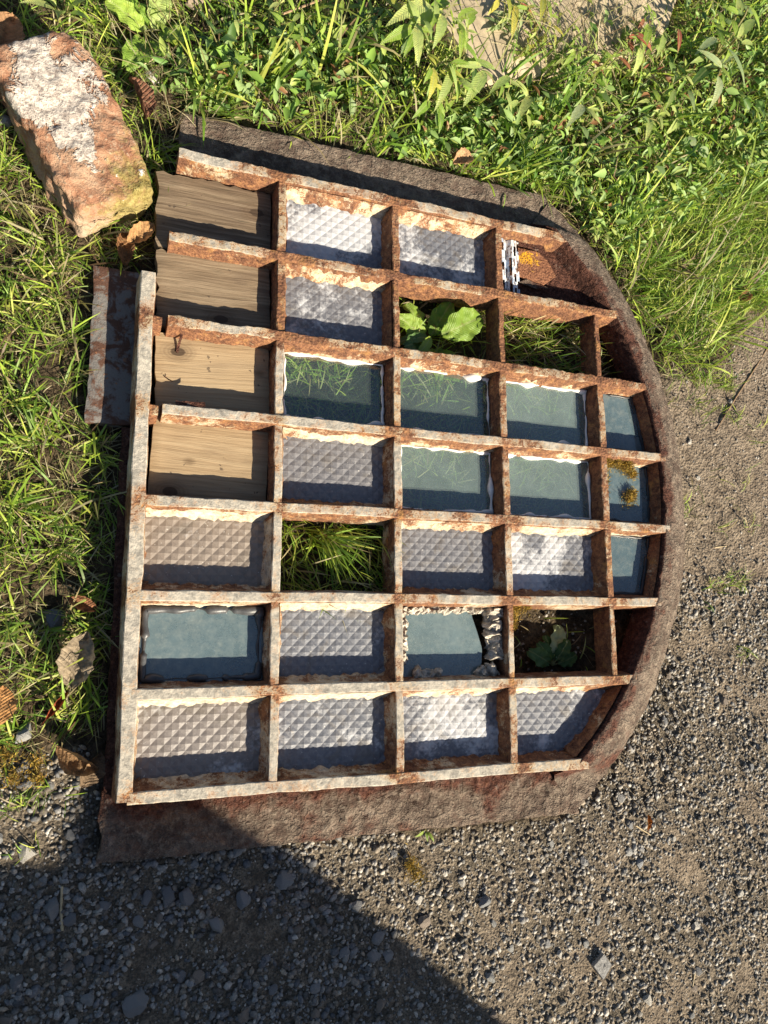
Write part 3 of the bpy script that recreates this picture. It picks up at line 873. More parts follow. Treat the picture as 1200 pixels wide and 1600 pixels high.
# wooden boards blocking the first cells of rows 1 to 4
def board(r, x0, x1, y0, y1, age, seed, knot, z=ZP + 0.001):
    bm = bmesh.new()
    n, m = 24, 10
    vs = [[bm.verts.new((x0 + (x1 - x0) * i / n + ((0.0025 + 0.006 * (age > 0.5) * (i == 0)) * nz(j * 1.1, seed, 0) if i in (0, n) else 0),
                         y0 + (y1 - y0) * j / m + ((0.0018 + 0.006 * (age > 0.5) * (j == m)) * nz(i * 0.5, seed, 4) if j in (0, m) else 0),
                         z + 0.0009 * nz(i * 0.3, j * 1.3, seed) - (0.0015 if i in (0, n) or j in (0, m) else 0))) for j in range(m + 1)] for i in range(n + 1)]
    for i in range(n):
        for j in range(m): bm.faces.new((vs[i][j], vs[i + 1][j], vs[i + 1][j + 1], vs[i][j + 1]))
    ring = [vs[i][0] for i in range(n + 1)] + [vs[n][j] for j in range(1, m + 1)] + [vs[i][m] for i in range(n - 1, -1, -1)] + [vs[0][j] for j in range(m - 1, 0, -1)]
    low = [bm.verts.new((v.co.x, v.co.y, 0.012)) for v in ring]
    for k in range(len(ring)):
        a, b = k, (k + 1) % len(ring)
        bm.faces.new((ring[b], ring[a], low[a], low[b]))
    me = bpy.data.meshes.new('wooden_board'); bm.to_mesh(me); bm.free()
    me.polygons.foreach_set('use_smooth', [True] * len(me.polygons)); me.set_sharp_from_angle(angle=math.radians(40))
    o = link_mesh('wooden_board', me, M['wood'], window)
    o['age'] = age; o['seed'] = seed; o['knot_x'], o['knot_y'] = knot
    cx, cy = (x0 + x1) / 2, (y0 + y1) / 2
    a = math.radians(2.2) * math.sin(seed * 5.0)
    o.matrix_local = Matrix.Translation((cx, cy, 0.0015 * math.cos(seed * 3))) @ Matrix.Rotation(a, 4, 'Z') @ Matrix.Translation((-cx, -cy, 0))
    return o
board(1, 0.012, XV[1] - 0.012, YH[1] - 0.004, YH[0] - 0.014, 0.85, 1.3, (0.178, -0.056))
board(2, 0.016, XV[1] - 0.012, YH[2] + 0.006, YH[1] - 0.008, 0.75, 4.2, (0.120, -0.262))
board(3, 0.020, XV[1] - 0.010, YH[3] + 0.004, YH[2] - 0.004, 0.15, 7.9, (0.055, -0.325))
board(4, 0.018, XV[1] - 0.010, YH[4] + 0.004, YH[3] - 0.004, 0.22, 3.4, (0.052, -0.562))

# row 1, last cell: chipped slotted strip and a flaking rusty plate
def slotted_strip():
    x0, x1 = 0.653, 0.702; y0, y1 = YH[1] + 0.006, YH[0] - 0.014
    nx, ny = 11, 30
    V, F = [], []
    for i in range(nx + 1):
        for j in range(ny + 1):
            u = i / nx
            z = ZP + 0.007 + (0.0035 if i in (2, 3, 7, 8, 9) else 0.0) - (0.0045 if i in (5,) else 0) + 0.0004 * nz(i, j, 3)
            V.append((x0 + (x1 - x0) * u, y0 + (y1 - y0) * j / ny, z))
    w = ny + 1
    slots = set()
    for i, starts in ((0, (2, 10, 21)), (2, (5, 14, 24)), (4, (1, 11, 20)), (6, (3, 12, 17)), (8, (1, 9, 22)), (10, (6, 15, 25))):
        for s in starts:
            for q_ in range(4 if (i + s) % 3 else 5): slots.add((i, s + q_))
    for i in range(nx):
        for j in range(ny):
            if (i, j) in slots: continue
            a = i * w + j; F.append((a, a + w, a + w + 1, a + 1))
    o = mesh_py('slotted_strip', V, F, M['strip'], window)
    o['label'] = 'chipped white and blue slotted metal strip'
slotted_strip()
def flake_plate():
    poly = clipped_poly(1, 4, 0.002)
    o = flat_pane('rusty_plate', poly, ZP - 0.006, 0.004, M['plate'])
    def flake(pts, z, th, mat):
        n = len(pts)
        V = [(x + 0.0018 * nz(x, y, 2, 90), y + 0.0018 * nz(x, y, 6, 90), z + 0.002 * nz(x, y, 1, 40)) for x, y in pts] + [(x, y, z - th) for x, y in pts]
        F = [tuple(range(n))] + [(k, k + n, (k + 1) % n + n, (k + 1) % n) for k in range(n)]
        mesh_py('rust_flake', V, F, mat, window)
    def dens(pts, n=7):
        out = []
        for k in range(len(pts)):
            a, b = pts[k], pts[(k + 1) % len(pts)]
            for q_ in range(n): out.append((a[0] + (b[0] - a[0]) * q_ / n, a[1] + (b[1] - a[1]) * q_ / n))
        return out
    flake(dens([(0.700, -0.083), (0.762, -0.092), (0.790, -0.070), (0.772, -0.040), (0.752, -0.026), (0.703, -0.024)]), ZP + 0.004, 0.004, M['lichen_rust'])
    flake(dens([(0.702, -0.020), (0.748, -0.022), (0.766, -0.032), (0.762, -0.012), (0.702, -0.010)]), ZP + 0.008, 0.004, M['plate'])
    flake(dens([(0.702, -0.096), (0.722, -0.088), (0.776, -0.098), (0.742, -0.103)]), ZP + 0.003, 0.003, M['crust'])
def make_lichen():
    t = NT('rust_with_orange_lichen')
    c = t.coord()
    n1 = t.noise(c, 60, 6, 0.7, 0.4); n2 = t.noise(c, 240, 4, 0.6)
    s = t.n('SeparateXYZ', Vector=c)
    dx = t.math('MULTIPLY', t.math('ABSOLUTE', t.math('SUBTRACT', s.outputs[0], 0.724)), 16.0)
    dy = t.math('MULTIPLY', t.math('ABSOLUTE', t.math('ADD', s.outputs[1], 0.046)), 22.0)
    k = t.math('SUBTRACT', t.math('MULTIPLY_ADD', n1, 3.2, -1.0), t.math('ADD', dx, dy))
    col = t.mix(t.step(n2, 0.35, 0.65), (0.14, 0.058, 0.034), (0.30, 0.14, 0.075))
    col = t.mix(t.math('MULTIPLY', t.step(k, 0.15, 0.40), t.step(n2, 0.36, 0.52)), col, t.mix(t.step(n2, 0.4, 0.6), (0.50, 0.20, 0.01), (0.62, 0.36, 0.03)))
    return t.done(t.bsdf(col, 0.9, t.bump(t.math('ADD', n1, n2), 0.9, 0.004), 0.2))
M['lichen_rust'] = make_lichen()
flake_plate()
# bent flakes of rust that stick up, and nail heads in the boards
def curl(x, y, z, w, l, ang, lift):
    V, F = [], []
    n = 6
    for i in range(n + 1):
        s = i / n
        for j in (-1, 1):
            px, py = l * s, j * w * (0.5 + 0.2 * nz(i, j, x * 50))
            V.append((x + px * math.cos(ang) - py * math.sin(ang), y + px * math.sin(ang) + py * math.cos(ang), z + lift * s * s + 0.001 * nz(i, j, 1)))
        if i: F.append((2 * i - 2, 2 * i, 2 * i + 1, 2 * i - 1))
    o = mesh_py('rust_flake', V, F, M['plate'], window)
curl(0.050, YH[3] + 0.012, ZT - 0.004, 0.008, 0.045, 0.0, 0.009)
curl(0.052, -0.330, ZP + 0.003, 0.004, 0.028, 1.4, 0.016)
curl(0.034, -0.372, ZP + 0.003, 0.002, 0.016, -0.7, 0.010)
curl(0.060, -0.140, ZP + 0.012, 0.004, 0.05, 0.1, 0.004)

# ------------------------------------------------------------------ sandstone block at the upper left corner
def build_block():
    L, W, H = 0.272, 0.146, 0.100
    bm = bmesh.new()
    nx, ny, nzv = 70, 36, 24
    idx = {}
    def key(i, j, k):
        if (i, j, k) not in idx:
            u, v, w = i / nx * 2 - 1, j / ny * 2 - 1, k / nzv * 2 - 1
            # round the corners: superellipsoid pull
            x, y, z = u * L / 2, v * W / 2, w * H / 2
            rr = 0.013
            qx, qy, qz = max(abs(x) - (L / 2 - rr), 0), max(abs(y) - (W / 2 - rr), 0), max(abs(z) - (H / 2 - rr), 0)
            q = math.sqrt(qx * qx + qy * qy + qz * qz)
            if q > rr:
                f = rr / q
                x = math.copysign(min(abs(x), L / 2 - rr) + qx * f, x)
                y = math.copysign(min(abs(y), W / 2 - rr) + qy * f, y)
                z = math.copysign(min(abs(z), H / 2 - rr) + qz * f, z)
            # taper: narrower and chipped towards the far corner, broken corner at the near end
            y *= 1.0 - 0.10 * smooth01(0.3, 1.0, u) - 0.12 * smooth01(0.5, 1.0, -u)
            d = 0.007 * fbm(x, y, z, 13, 3) + 0.006 * fbm(x, y, z + 4, 45, 4) - 0.004 * max(0.0, nz(x, y, z, 24)) 
            n = Vector((u ** 5, v ** 5, w ** 5))
            if n.length > 0: n.normalize()
            p = Vector((x, y, z)) + n * d
            p.z += 0.012 * smooth01(-0.2, 1.0, -u) * (1 if w > 0 else 0) - 0.012 * smooth01(0.4, 1.0, u) * (1 if w > 0 else 0)
            p.z += H / 2
            idx[(i, j, k)] = bm.verts.new(p)
        return idx[(i, j, k)]
    def quad(a, b, c, d): bm.faces.new((key(*a), key(*b), key(*c), key(*d)))
    for i in range(nx):
        for j in range(ny):
            quad((i, j, 0), (i, j + 1, 0), (i + 1, j + 1, 0), (i + 1, j, 0)); quad((i, j, nzv), (i + 1, j, nzv), (i + 1, j + 1, nzv), (i, j + 1, nzv))
        for k in range(nzv):
            quad((i, 0, k), (i + 1, 0, k), (i + 1, 0, k + 1), (i, 0, k + 1)); quad((i, ny, k), (i, ny, k + 1), (i + 1, ny, k + 1), (i + 1, ny, k))
    for j in range(ny):
        for k in range(nzv):
            quad((0, j, k), (0, j, k + 1), (0, j + 1, k + 1), (0, j + 1, k)); quad((nx, j, k), (nx, j + 1, k), (nx, j + 1, k + 1), (nx, j, k + 1))
    me = bpy.data.meshes.new('stone_block'); bm.to_mesh(me); bm.free()
    me.polygons.foreach_set('use_smooth', [True] * len(me.polygons))
    o = link_mesh('stone_block', me, M['block'])
    o.location = (-0.120, 0.006, -0.004); o.rotation_euler = (0, 0, math.radians(-60.0))
    tag(o, 'reddish sandstone block with white mortar and yellow lichen beside the broken window corner', 'stone block')
build_block()

# ------------------------------------------------------------------ sandstone slab under the weeds at the top
def build_slab():
    c = [(0.5660, 0.5909), (1.2517, 0.8882), (1.1081, 0.5539), (0.8804, 0.4270), (0.6482, 0.3366), (0.5486, 0.4505)]
    P = []
    for k in range(len(c)):
        a, b = c[k], c[(k + 1) % len(c)]
        for q_ in range(14): P.append((a[0] + (b[0] - a[0]) * q_ / 14, a[1] + (b[1] - a[1]) * q_ / 14))
    P = [(x + 0.006 * nz(x, y, 1, 25), y + 0.006 * nz(x, y, 5, 25)) for x, y in P]
    ox, oy = sum(p[0] for p in P) / len(P), sum(p[1] for p in P) / len(P)
    n = len(P)
    V = []
    for f, z in ((0.0, 0.034), (0.5, 0.034), (0.96, 0.033), (1.0, 0.029), (1.0, -0.02)):
        for x, y in P: V.append(((x - ox) * f, (y - oy) * f, z + (0.002 * nz(x * f, y * f, 0, 14) if z > 0 else 0)))
    F = []
    for l in range(4):
        for k in range(n): F.append((l * n + k, (l + 1) * n + k, (l + 1) * n + (k + 1) % n, l * n + (k + 1) % n))
    o = mesh_py('sandstone_slab', V, F, M['slab'], None, smooth=40)
    o.location = (ox, oy, 0)
    tag(o, 'pale sandstone slab half covered by weeds behind the window', 'slab', kind='thing')
build_slab()

# ------------------------------------------------------------------ grass
def blades(base, az, length, width, th0, bend, col, nseg=4, zcap=None):
    """n blades -> vertex / face arrays; th0 start elevation, bend total drop of angle"""
    n = len(base)
    pos = base.copy(); d = np.stack([np.cos(az), np.sin(az)], 1)
    side = np.stack([-np.sin(az), np.cos(az)], 1)
    tw = rng.uniform(-0.7, 0.7, n)
    rows = []
    ang = th0.copy()
    for s in range(nseg + 1):
        f = s / nseg
        w = width * (0.75 + 0.5 * f - 1.2 * f ** 3) * 0.5
        w = np.maximum(w, 0)
        cx = side[:, 0] * np.cos(tw); cy = side[:, 1] * np.cos(tw); cz = np.sin(tw)
        p = pos.copy()
        if zcap is not None: p[:, 2] = np.minimum(p[:, 2], zcap)
        if s < nseg:
            a = p.copy(); b = p.copy()
            a[:, 0] += cx * w; a[:, 1] += cy * w; a[:, 2] += cz * w
            b[:, 0] -= cx * w; b[:, 1] -= cy * w; b[:, 2] -= cz * w
            if zcap is not None:
                a[:, 2] = np.minimum(a[:, 2], zcap); b[:, 2] = np.minimum(b[:, 2], zcap)
            rows += [a, b]
        else:
            rows.append(p)
        step = length / nseg
        pos = pos + np.stack([d[:, 0] * np.cos(ang) * step, d[:, 1] * np.cos(ang) * step, np.sin(ang) * step], 1)
        pos[:, 2] = np.maximum(pos[:, 2], 0.003)
        ang = ang - bend / nseg
    k = 2 * nseg + 1
    V = np.stack(rows, 1).reshape(-1, 3)
    o = (np.arange(n) * k)[:, None]
    F = []
    for s in range(nseg - 1):
        F.append(o + np.array([2 * s, 2 * s + 1, 2 * s + 3])); F.append(o + np.array([2 * s, 2 * s + 3, 2 * s + 2]))
    F.append(o + np.array([2 * nseg - 2, 2 * nseg - 1, 2 * nseg]))
    F = np.concatenate(F, 0)
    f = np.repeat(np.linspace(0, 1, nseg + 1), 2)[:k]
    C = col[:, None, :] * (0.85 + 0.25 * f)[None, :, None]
    return V, F, np.clip(C, 0, 1).reshape(-1, 3)

def sample_poly(poly, n):
    q = np.asarray(poly); lo, hi = q.min(0), q.max(0)
    out = np.zeros((0, 2))
    while len(out) < n:
        P = rng.uniform(lo, hi, (n * 2, 2)); out = np.concatenate([out, P[in_poly(P, poly)]])
    return out[:n]

GREENS = np.array([[0.22, 0.31, 0.035], [0.15, 0.24, 0.028], [0.28, 0.35, 0.050], [0.10, 0.18, 0.022], [0.34, 0.37, 0.075], [0.18, 0.28, 0.050]])
STRAWS = np.array([[0.40, 0.34, 0.18], [0.30, 0.24, 0.12], [0.47, 0.42, 0.25], [0.26, 0.27, 0.10], [0.17, 0.11, 0.06]])

def tint(n, straw):
    c = GREENS[rng.integers(0, len(GREENS), n)]
    s = rng.random(n) < straw
    c[s] = STRAWS[rng.integers(0, len(STRAWS), s.sum())]
    return c * rng.uniform(0.7, 1.35, (n, 1)) * 1.25

parts = []
def tufts(poly, n_tuft, per, lmin, lmax, straw, wid=(0.0016, 0.0042), lean=None, spread=1.0, flat=0.0, region_len=None):
    T = sample_poly(poly, n_tuft)
    cnt = rng.integers(per[0], per[1] + 1, n_tuft)
    idx = np.repeat(np.arange(n_tuft), cnt); n = len(idx)
    base = np.zeros((n, 3)); base[:, :2] = T[idx] + rng.normal(0, 0.010, (n, 2)); base[:, 2] = -0.004
    keep = in_poly(base[:, :2], poly) & ~in_poly(base[:, :2], SLAB_POLY)
    mean = rng.uniform(0, 2 * np.pi, n_tuft) if lean is None else rng.normal(lean, 0.9, n_tuft)
    az = mean[idx] + rng.normal(0, spread, n)
    tl = rng.uniform(0.6, 1.0, n_tuft)
    L = rng.uniform(lmin, lmax, n) * tl[idx]
    if region_len is not None: L *= region_len(base)
    w = rng.uniform(*wid, n) * (0.6 + 0.5 * L / lmax)
    th = np.clip(rng.normal(0.95 - flat, 0.33, n), 0.12, 1.5)
    bend = rng.uniform(0.2, 1.7, n)
    ts = np.clip(rng.normal(straw, 0.2, n_tuft), 0, 1)
    c = tint(n, 0.0)
    s = rng.random(n) < ts[idx]
    c[s] = STRAWS[rng.integers(0, len(STRAWS), s.sum())] * rng.uniform(0.7, 1.2, (s.sum(), 1))
    parts.append(blades(base[keep], az[keep], L[keep], w[keep], th[keep], bend[keep], c[keep]))

SLAB_POLY = [(0.6043, 0.6322), (1.2625, 0.9208), (1.1179, 0.5891), (0.8954, 0.4668), (0.6894, 0.3885), (0.5859, 0.4875)]
tufts(GRASS_LEFT, 1150, (7, 16), 0.03, 0.090, 0.26, wid=(0.0016, 0.0044), flat=0.25)
tufts(GRASS_LEFT, 2300, (7, 13), 0.02, 0.06, 0.70, wid=(0.0009, 0.0020), flat=0.55)
tufts(GRASS_TOP, 1250, (7, 15), 0.04, 0.13, 0.24, wid=(0.0022, 0.0054), lean=0.5, flat=0.22)
tufts(GRASS_TOP, 2000, (6, 14), 0.02, 0.07, 0.55, wid=(0.001, 0.0022), flat=0.4)
tufts(GRASS_TOP, 190, (5, 9), 0.11, 0.20, 0.05, wid=(0.004, 0.0075), lean=0.6, spread=0.5)
tufts([(0.9435, 0.1272), (1.4657, 0.4612), (1.5484, 0.0831), (1.3264, -0.0666), (1.1287, -0.1858), (1.0493, -0.0785)], 330, (12, 24), 0.05, 0.12, 0.12, wid=(0.0014, 0.003), lean=0.4, flat=0.25)
tufts(SOIL_POLY, 60, (4, 10), 0.02, 0.06, 0.45, wid=(0.0012, 0.0026))
for (tx, ty), nt in (((1.1898, -0.6856), 9), ((1.2448, -0.6708), 7), ((1.1255, -0.5298), 3), ((1.2287, -0.8272), 2), ((1.2638, -0.3038), 4), ((1.1885, -0.2229), 14), ((1.2525, -0.2303), 12), ((-0.1482, -1.0263), 4), ((-0.1068, -1.0119), 3), ((-0.1233, -1.0898), 2)):
    tufts([(tx - 0.03, ty - 0.015), (tx + 0.03, ty - 0.015), (tx + 0.03, ty + 0.015), (tx - 0.03, ty + 0.015)], nt, (7, 14), 0.02, 0.05, 0.2, wid=(0.001, 0.0024))

def cell_grass(r, c, n, lmin, lmax, zcap, straw, lean=None, flat=0.0):
    x0, x1, y0, y1 = cell_rect(r, c)
    if x1 > 1.5: x1 = arc_x((y0 + y1) / 2) - 0.02
    base = np.column_stack([rng.uniform(x0 - 0.01, x1 + 0.01, n), rng.uniform(y0 - 0.01, y1 + 0.01, n), np.full(n, -0.004)])
    az = rng.uniform(0, 2 * np.pi, n) if lean is None else rng.normal(lean, 0.8, n)
    L = rng.uniform(lmin, lmax, n)
    th = np.clip(rng.normal(0.9 - flat, 0.3, n), 0.1, 1.45)
    parts.append(blades(base, az, L, rng.uniform(0.0014, 0.0034, n), th, rng.uniform(0.3, 1.6, n), tint(n, straw), zcap=zcap))
cell_grass(5, 2, 420, 0.03, 0.09, 0.075, 0.25, lean=-1.1)
q = cell_rect(5, 2)
for _ in range(5):
    n = 16
    base = np.column_stack([rng.normal(q[0] + 0.085, 0.012, n), rng.normal(q[3] - 0.03, 0.008, n), np.full(n, -0.002)])
    parts.append(blades(base, rng.normal(-1.0, 0.55, n), rng.uniform(0.06, 0.13, n), rng.uniform(0.002, 0.004, n), rng.uniform(0.7, 1.2, n), rng.uniform(0.8, 1.9, n), tint(n, 0.08), zcap=0.085))
cell_grass(2, 4, 420, 0.03, 0.085, 0.075, 0.3, lean=-0.4)
cell_grass(2, 3, 160, 0.03, 0.07, 0.06, 0.2)
cell_grass(2, 5, 80, 0.03, 0.06, 0.05, 0.4)
cell_grass(6, 4, 25, 0.02, 0.05, 0.04, 0.4)
for (r, c) in ((3, 2), (3, 3), (4, 3), (3, 4), (4, 4)):
    cell_grass(r, c, 520, 0.025, 0.085, 0.032, 0.3, flat=0.35)
V = []; F = []; C = []; off = 0
for v, f, c in parts:
    V.append(v); F.append(f + off); C.append(c); off += len(v)
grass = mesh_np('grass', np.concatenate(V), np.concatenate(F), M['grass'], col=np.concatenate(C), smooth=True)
tag(grass, 'rough green and straw coloured grass around and under the window', 'grass', kind='stuff')

# ------------------------------------------------------------------ small-leaved ground cover among the grass
def ground_cover():
    zones = [([(0.8131, 0.1442), (0.7251, 0.3018), (0.8598, 0.4311), (1.0911, 0.4805), (1.4954, 0.7225), (1.5892, 0.4030), (1.1970, 0.1801), (0.9690, -0.0028)], 2000, 0.08),
             ([(0.4325, 0.1421), (0.7268, 0.3475), (0.8487, 0.2121), (0.8131, 0.1442), (0.5715, 0.1614)], 800, 0.05),
             ([(-0.0442, 0.1731), (0.3797, 0.4073), (0.4884, 0.2679), (0.2041, 0.1518), (0.0656, 0.1410)], 700, 0.05),
             ([(0.7078, 0.7012), (1.5222, 0.9580), (1.4954, 0.7225), (1.0735, 0.4921), (0.8949, 0.4571)], 450, 0.09)]
    P = []; Z = []
    for poly, n, h in zones:
        s = sample_poly(poly, n)
        P.append(s); Z.append(rng.uniform(0.004, 1.0, n) ** 1.4 * h)
    P = np.concatenate(P); Z = np.concatenate(Z); n = len(P)
    az = rng.uniform(0, 2 * np.pi, n); pitch = rng.normal(0.1, 0.5, n); roll = rng.normal(0, 0.5, n)
    L = rng.uniform(0.012, 0.044, n) * rng.uniform(0.6, 1.0, n); W = L * rng.uniform(0.28, 0.5, n)
    prof = np.array([(0, 0, 0), (0.35, 0.5, 0.12), (0.35, -0.5, 0.12), (0.45, 0, -0.02), (0.72, 0.36, 0.06), (0.72, -0.36, 0.06), (1, 0, -0.15)])
    tri = np.array([(0, 3, 1), (0, 2, 3), (1, 3, 4), (2, 5, 3), (3, 6, 4), (3, 5, 6)])
    lx = prof[:, 0][None] * L[:, None]; ly = prof[:, 1][None] * W[:, None]; lz = prof[:, 2][None] * L[:, None]
    ly2 = ly * np.cos(roll)[:, None] - lz * np.sin(roll)[:, None]; lz2 = ly * np.sin(roll)[:, None] + lz * np.cos(roll)[:, None]
    lx3 = lx * np.cos(pitch)[:, None] - lz2 * np.sin(pitch)[:, None]; lz3 = lx * np.sin(pitch)[:, None] + lz2 * np.cos(pitch)[:, None]
    X = P[:, 0:1] + lx3 * np.cos(az)[:, None] - ly2 * np.sin(az)[:, None]
    Y = P[:, 1:2] + lx3 * np.sin(az)[:, None] + ly2 * np.cos(az)[:, None]
    V = np.stack([X, Y, Z[:, None] + lz3], 2).reshape(-1, 3)
    F = (np.arange(n) * 7)[:, None, None] + tri[None]
    pal = np.array([[0.20, 0.33, 0.06], [0.28, 0.41, 0.13], [0.11, 0.21, 0.05], [0.35, 0.43, 0.11], [0.26, 0.13, 0.06], [0.27, 0.38, 0.15]])
    c = pal[rng.choice(6, n, p=[0.24, 0.30, 0.12, 0.17, 0.04, 0.13])] * rng.uniform(0.8, 1.4, (n, 1)) * 0.95
    o = mesh_np('ground_cover', V, F.reshape(-1, 3), M['grass'], col=np.repeat(c, 7, 0))
    tag(o, 'low carpet of tiny green leaves beyond the arched rim', 'ground cover', kind='stuff')
ground_cover()

# dead stalks tangled over the slab
def dead_stalks():
    P = []
    for poly, n, h in (([(0.6711, 0.5458), (1.0506, 0.6871), (1.0748, 0.5091), (0.8240, 0.3742), (0.6975, 0.4000)], 480, 0.12), ([(0.7612, 0.4184), (1.0773, 0.5432), (1.0638, 0.3585), (0.8032, 0.2767)], 170, 0.06),
                       ([(-0.0459, 0.2100), (0.0610, 0.2805), (0.1002, 0.1122), (0.0034, 0.0508)], 170, 0.04)):
        s = sample_poly(poly, n)
        b = np.column_stack([s, rng.uniform(0.0, h, n)])
        P.append(blades(b, rng.uniform(0, 6.28, n), rng.uniform(0.03, 0.11, n), rng.uniform(0.0008, 0.0020, n), rng.normal(0.2, 0.4, n), rng.normal(0.2, 0.9, n), STRAWS[rng.integers(0, 5, n)] * rng.uniform(0.6, 1.3, (n, 1))))
    off = 0; V, F, C = [], [], []
    for v, f, c in P:
        V.append(v); F.append(f + off); C.append(c); off += len(v)
    o = mesh_np('dead_stalks', np.concatenate(V), np.concatenate(F), M['grass'], col=np.concatenate(C))
    tag(o, 'tangle of dry brown stalks lying over the sandstone slab', 'dry stalks', kind='stuff')
dead_stalks()

# ------------------------------------------------------------------ moss
def moss(name, centres, n, label):
    base, L = [], []
    for (x, y, z, r) in centres:
        a = rng.uniform(0, 6.28, n); d = np.abs(rng.normal(0, r, n))
        base.append(np.column_stack([x + d * np.cos(a), y + d * np.sin(a), z + rng.uniform(-0.003, 0.004, n)]))
    base = np.concatenate(base); m = len(base)
    pal = np.array([[0.42, 0.25, 0.035], [0.30, 0.19, 0.03], [0.50, 0.34, 0.07], [0.22, 0.17, 0.04], [0.16, 0.09, 0.03]])
    c = pal[rng.integers(0, 5, m)] * rng.uniform(0.7, 1.2, (m, 1))
    v, f, cc = blades(base, rng.uniform(0, 6.28, m), rng.uniform(0.004, 0.010, m), rng.uniform(0.0008, 0.0016, m), rng.uniform(0.3, 1.4, m), rng.uniform(0, 1, m), c, nseg=2)
    o = mesh_np(name, v, f, M['moss'], col=cc)
    tag(o, label, 'moss', kind='stuff')
x0 = XV[4]
moss('moss', [(x0 + 0.012, -0.455, ZP + 0.012, 0.007), (x0 + 0.012, -0.475, ZP + 0.008, 0.007), (x0 + 0.012, -0.500, ZP + 0.005, 0.006), (x0 + 0.012, -0.525, ZP + 0.005, 0.005),
              (x0 + 0.032, -0.450, ZP + 0.010, 0.009), (x0 + 0.055, -0.452, ZP + 0.010, 0.009), (x0 + 0.075, -0.458, ZP + 0.008, 0.009), (x0 + 0.088, -0.468, ZP + 0.005, 0.006), (x0 + 0.078, -0.520, ZP + 0.004, 0.009), (x0 + 0.085, -0.508, ZP + 0.004, 0.006), (x0 + 0.018, -0.447, ZP + 0.018, 0.006), (x0 + 0.045, -0.447, ZP + 0.016, 0.007), (x0 + 0.068, -0.449, ZP + 0.015, 0.007), (x0 + 0.014, -0.488, ZP + 0.008, 0.006), (x0 + 0.014, -0.512, ZP + 0.006, 0.006)], 460,
     'golden brown moss fringing the small dark pane under the arch')
x0 = XV[3]
moss('moss', [(x0 + 0.010, YH[5] - 0.012, ZP + 0.016, 0.007), (x0 + 0.025, YH[5] - 0.012, ZP + 0.014, 0.008), (x0 + 0.042, YH[5] - 0.010, ZP + 0.016, 0.007), (x0 + 0.012, YH[5] - 0.030, ZP + 0.006, 0.007), (x0 + 0.022, YH[5] - 0.040, ZP - 0.002, 0.006)], 420,
     'golden brown moss in the corner of the open pane with a small weed')
moss('moss', [((0.4799, -1.1864)[0], (0.4799, -1.1864)[1], 0.004, 0.010), ((0.4707, -1.1700)[0], (0.4707, -1.1700)[1], 0.004, 0.008)], 260, 'small tuft of brown moss on the sunlit gravel below the window')
moss('moss', [((-0.1466, -0.9867)[0], (-0.1466, -0.9867)[1], 0.004, 0.010), ((-0.1224, -0.9659)[0], (-0.1224, -0.9659)[1], 0.004, 0.009), ((-0.1612, -0.9546)[0], (-0.1612, -0.9546)[1], 0.006, 0.014), ((-0.1168, -0.9888)[0], (-0.1168, -0.9888)[1], 0.004, 0.006)], 260, 'yellow green moss patch on stones left of the window')

# ------------------------------------------------------------------ weeds with countable leaves
def leaf_mesh(name, wid, n=8, serr=0.0, fold=0.18, droop=0.25, tipp=1.0):
    """leaf of unit length along +X"""
    V, F = [], []
    for i in range(n + 1):
        s = i / n
        w = wid * 1.9 * (s ** 0.62) * ((1 - s) ** (0.55 + 0.45 * tipp)) if 0 < i < n else 0.004
        if serr and 0 < i < n: w *= 1 + serr * (1 if i % 2 else -1)
        z = -droop * s * s + 0.06 * math.sin(s * 3.0)
        V += [(s, w, z + fold * w + 0.008 * math.sin(i * 0.9)), (s, 0, z), (s, -w, z + fold * w + 0.008 * math.sin(i * 0.8 + 1))]
        if i:
            b = 3 * (i - 1)
            F += [(b, b + 1, b + 4, b + 3), (b + 1, b + 2, b + 5, b + 4)]
    me = bpy.data.meshes.new(name)
    me.from_pydata(V, [], F); me.materials.append(M['leaf'])
    me.polygons.foreach_set('use_smooth', [True] * len(me.polygons)); me.update()
    return me
def crumpled_leaf(name, wid):
    """broad leaf of unit length with a puckered blade and wavy margin"""
    n, m = 18, 4
    V, F = [], []
    for i in range(n + 1):
        s_ = i / n
        w = wid * (math.sin(math.pi * min(1.0, s_ * 0.94 + 0.03)) ** 0.6)
        for j in range(-m, m + 1):
            v = j / m
            z = 0.20 * abs(v) * w - 0.30 * s_ * s_ + 0.085 * fbm(s_ * 7, v * 3.2, wid * 9, 1.0, 3) + 0.05 * abs(v) ** 2 * math.sin(s_ * 17 + v) * 0.8
            V.append((s_ + 0.02 * v * v, v * w * (1 + 0.07 * math.sin(s_ * 21 + 2 * v)), z))
        if i:
            k = 2 * m + 1
            for j in range(2 * m):
                a = (i - 1) * k + j; F.append((a, a + k, a + k + 1, a + 1))
    me = bpy.data.meshes.new(name)
    me.from_pydata(V, [], F); me.materials.append(M['leaf'])
    me.polygons.foreach_set('use_smooth', [True] * len(me.polygons)); me.update()
    return me
LEAF = {'ovate': leaf_mesh('ovate_leaf', 0.215, 12, 0.06), 'lance': leaf_mesh('lance_leaf', 0.16, 10, 0.04, droop=0.2),
        'round': leaf_mesh('round_leaf', 0.40, 10, 0.0, fold=0.1, droop=0.1, tipp=-0.3), 'dock': crumpled_leaf('dock_leaf', 0.30)}
TONES = {'fresh': (0.24, 0.37, 0.06), 'pale': (0.37, 0.47, 0.15), 'yellow': (0.42, 0.42, 0.08), 'dark': (0.075, 0.155, 0.045), 'red': (0.30, 0.10, 0.06), 'grey': (0.31, 0.40, 0.21)}

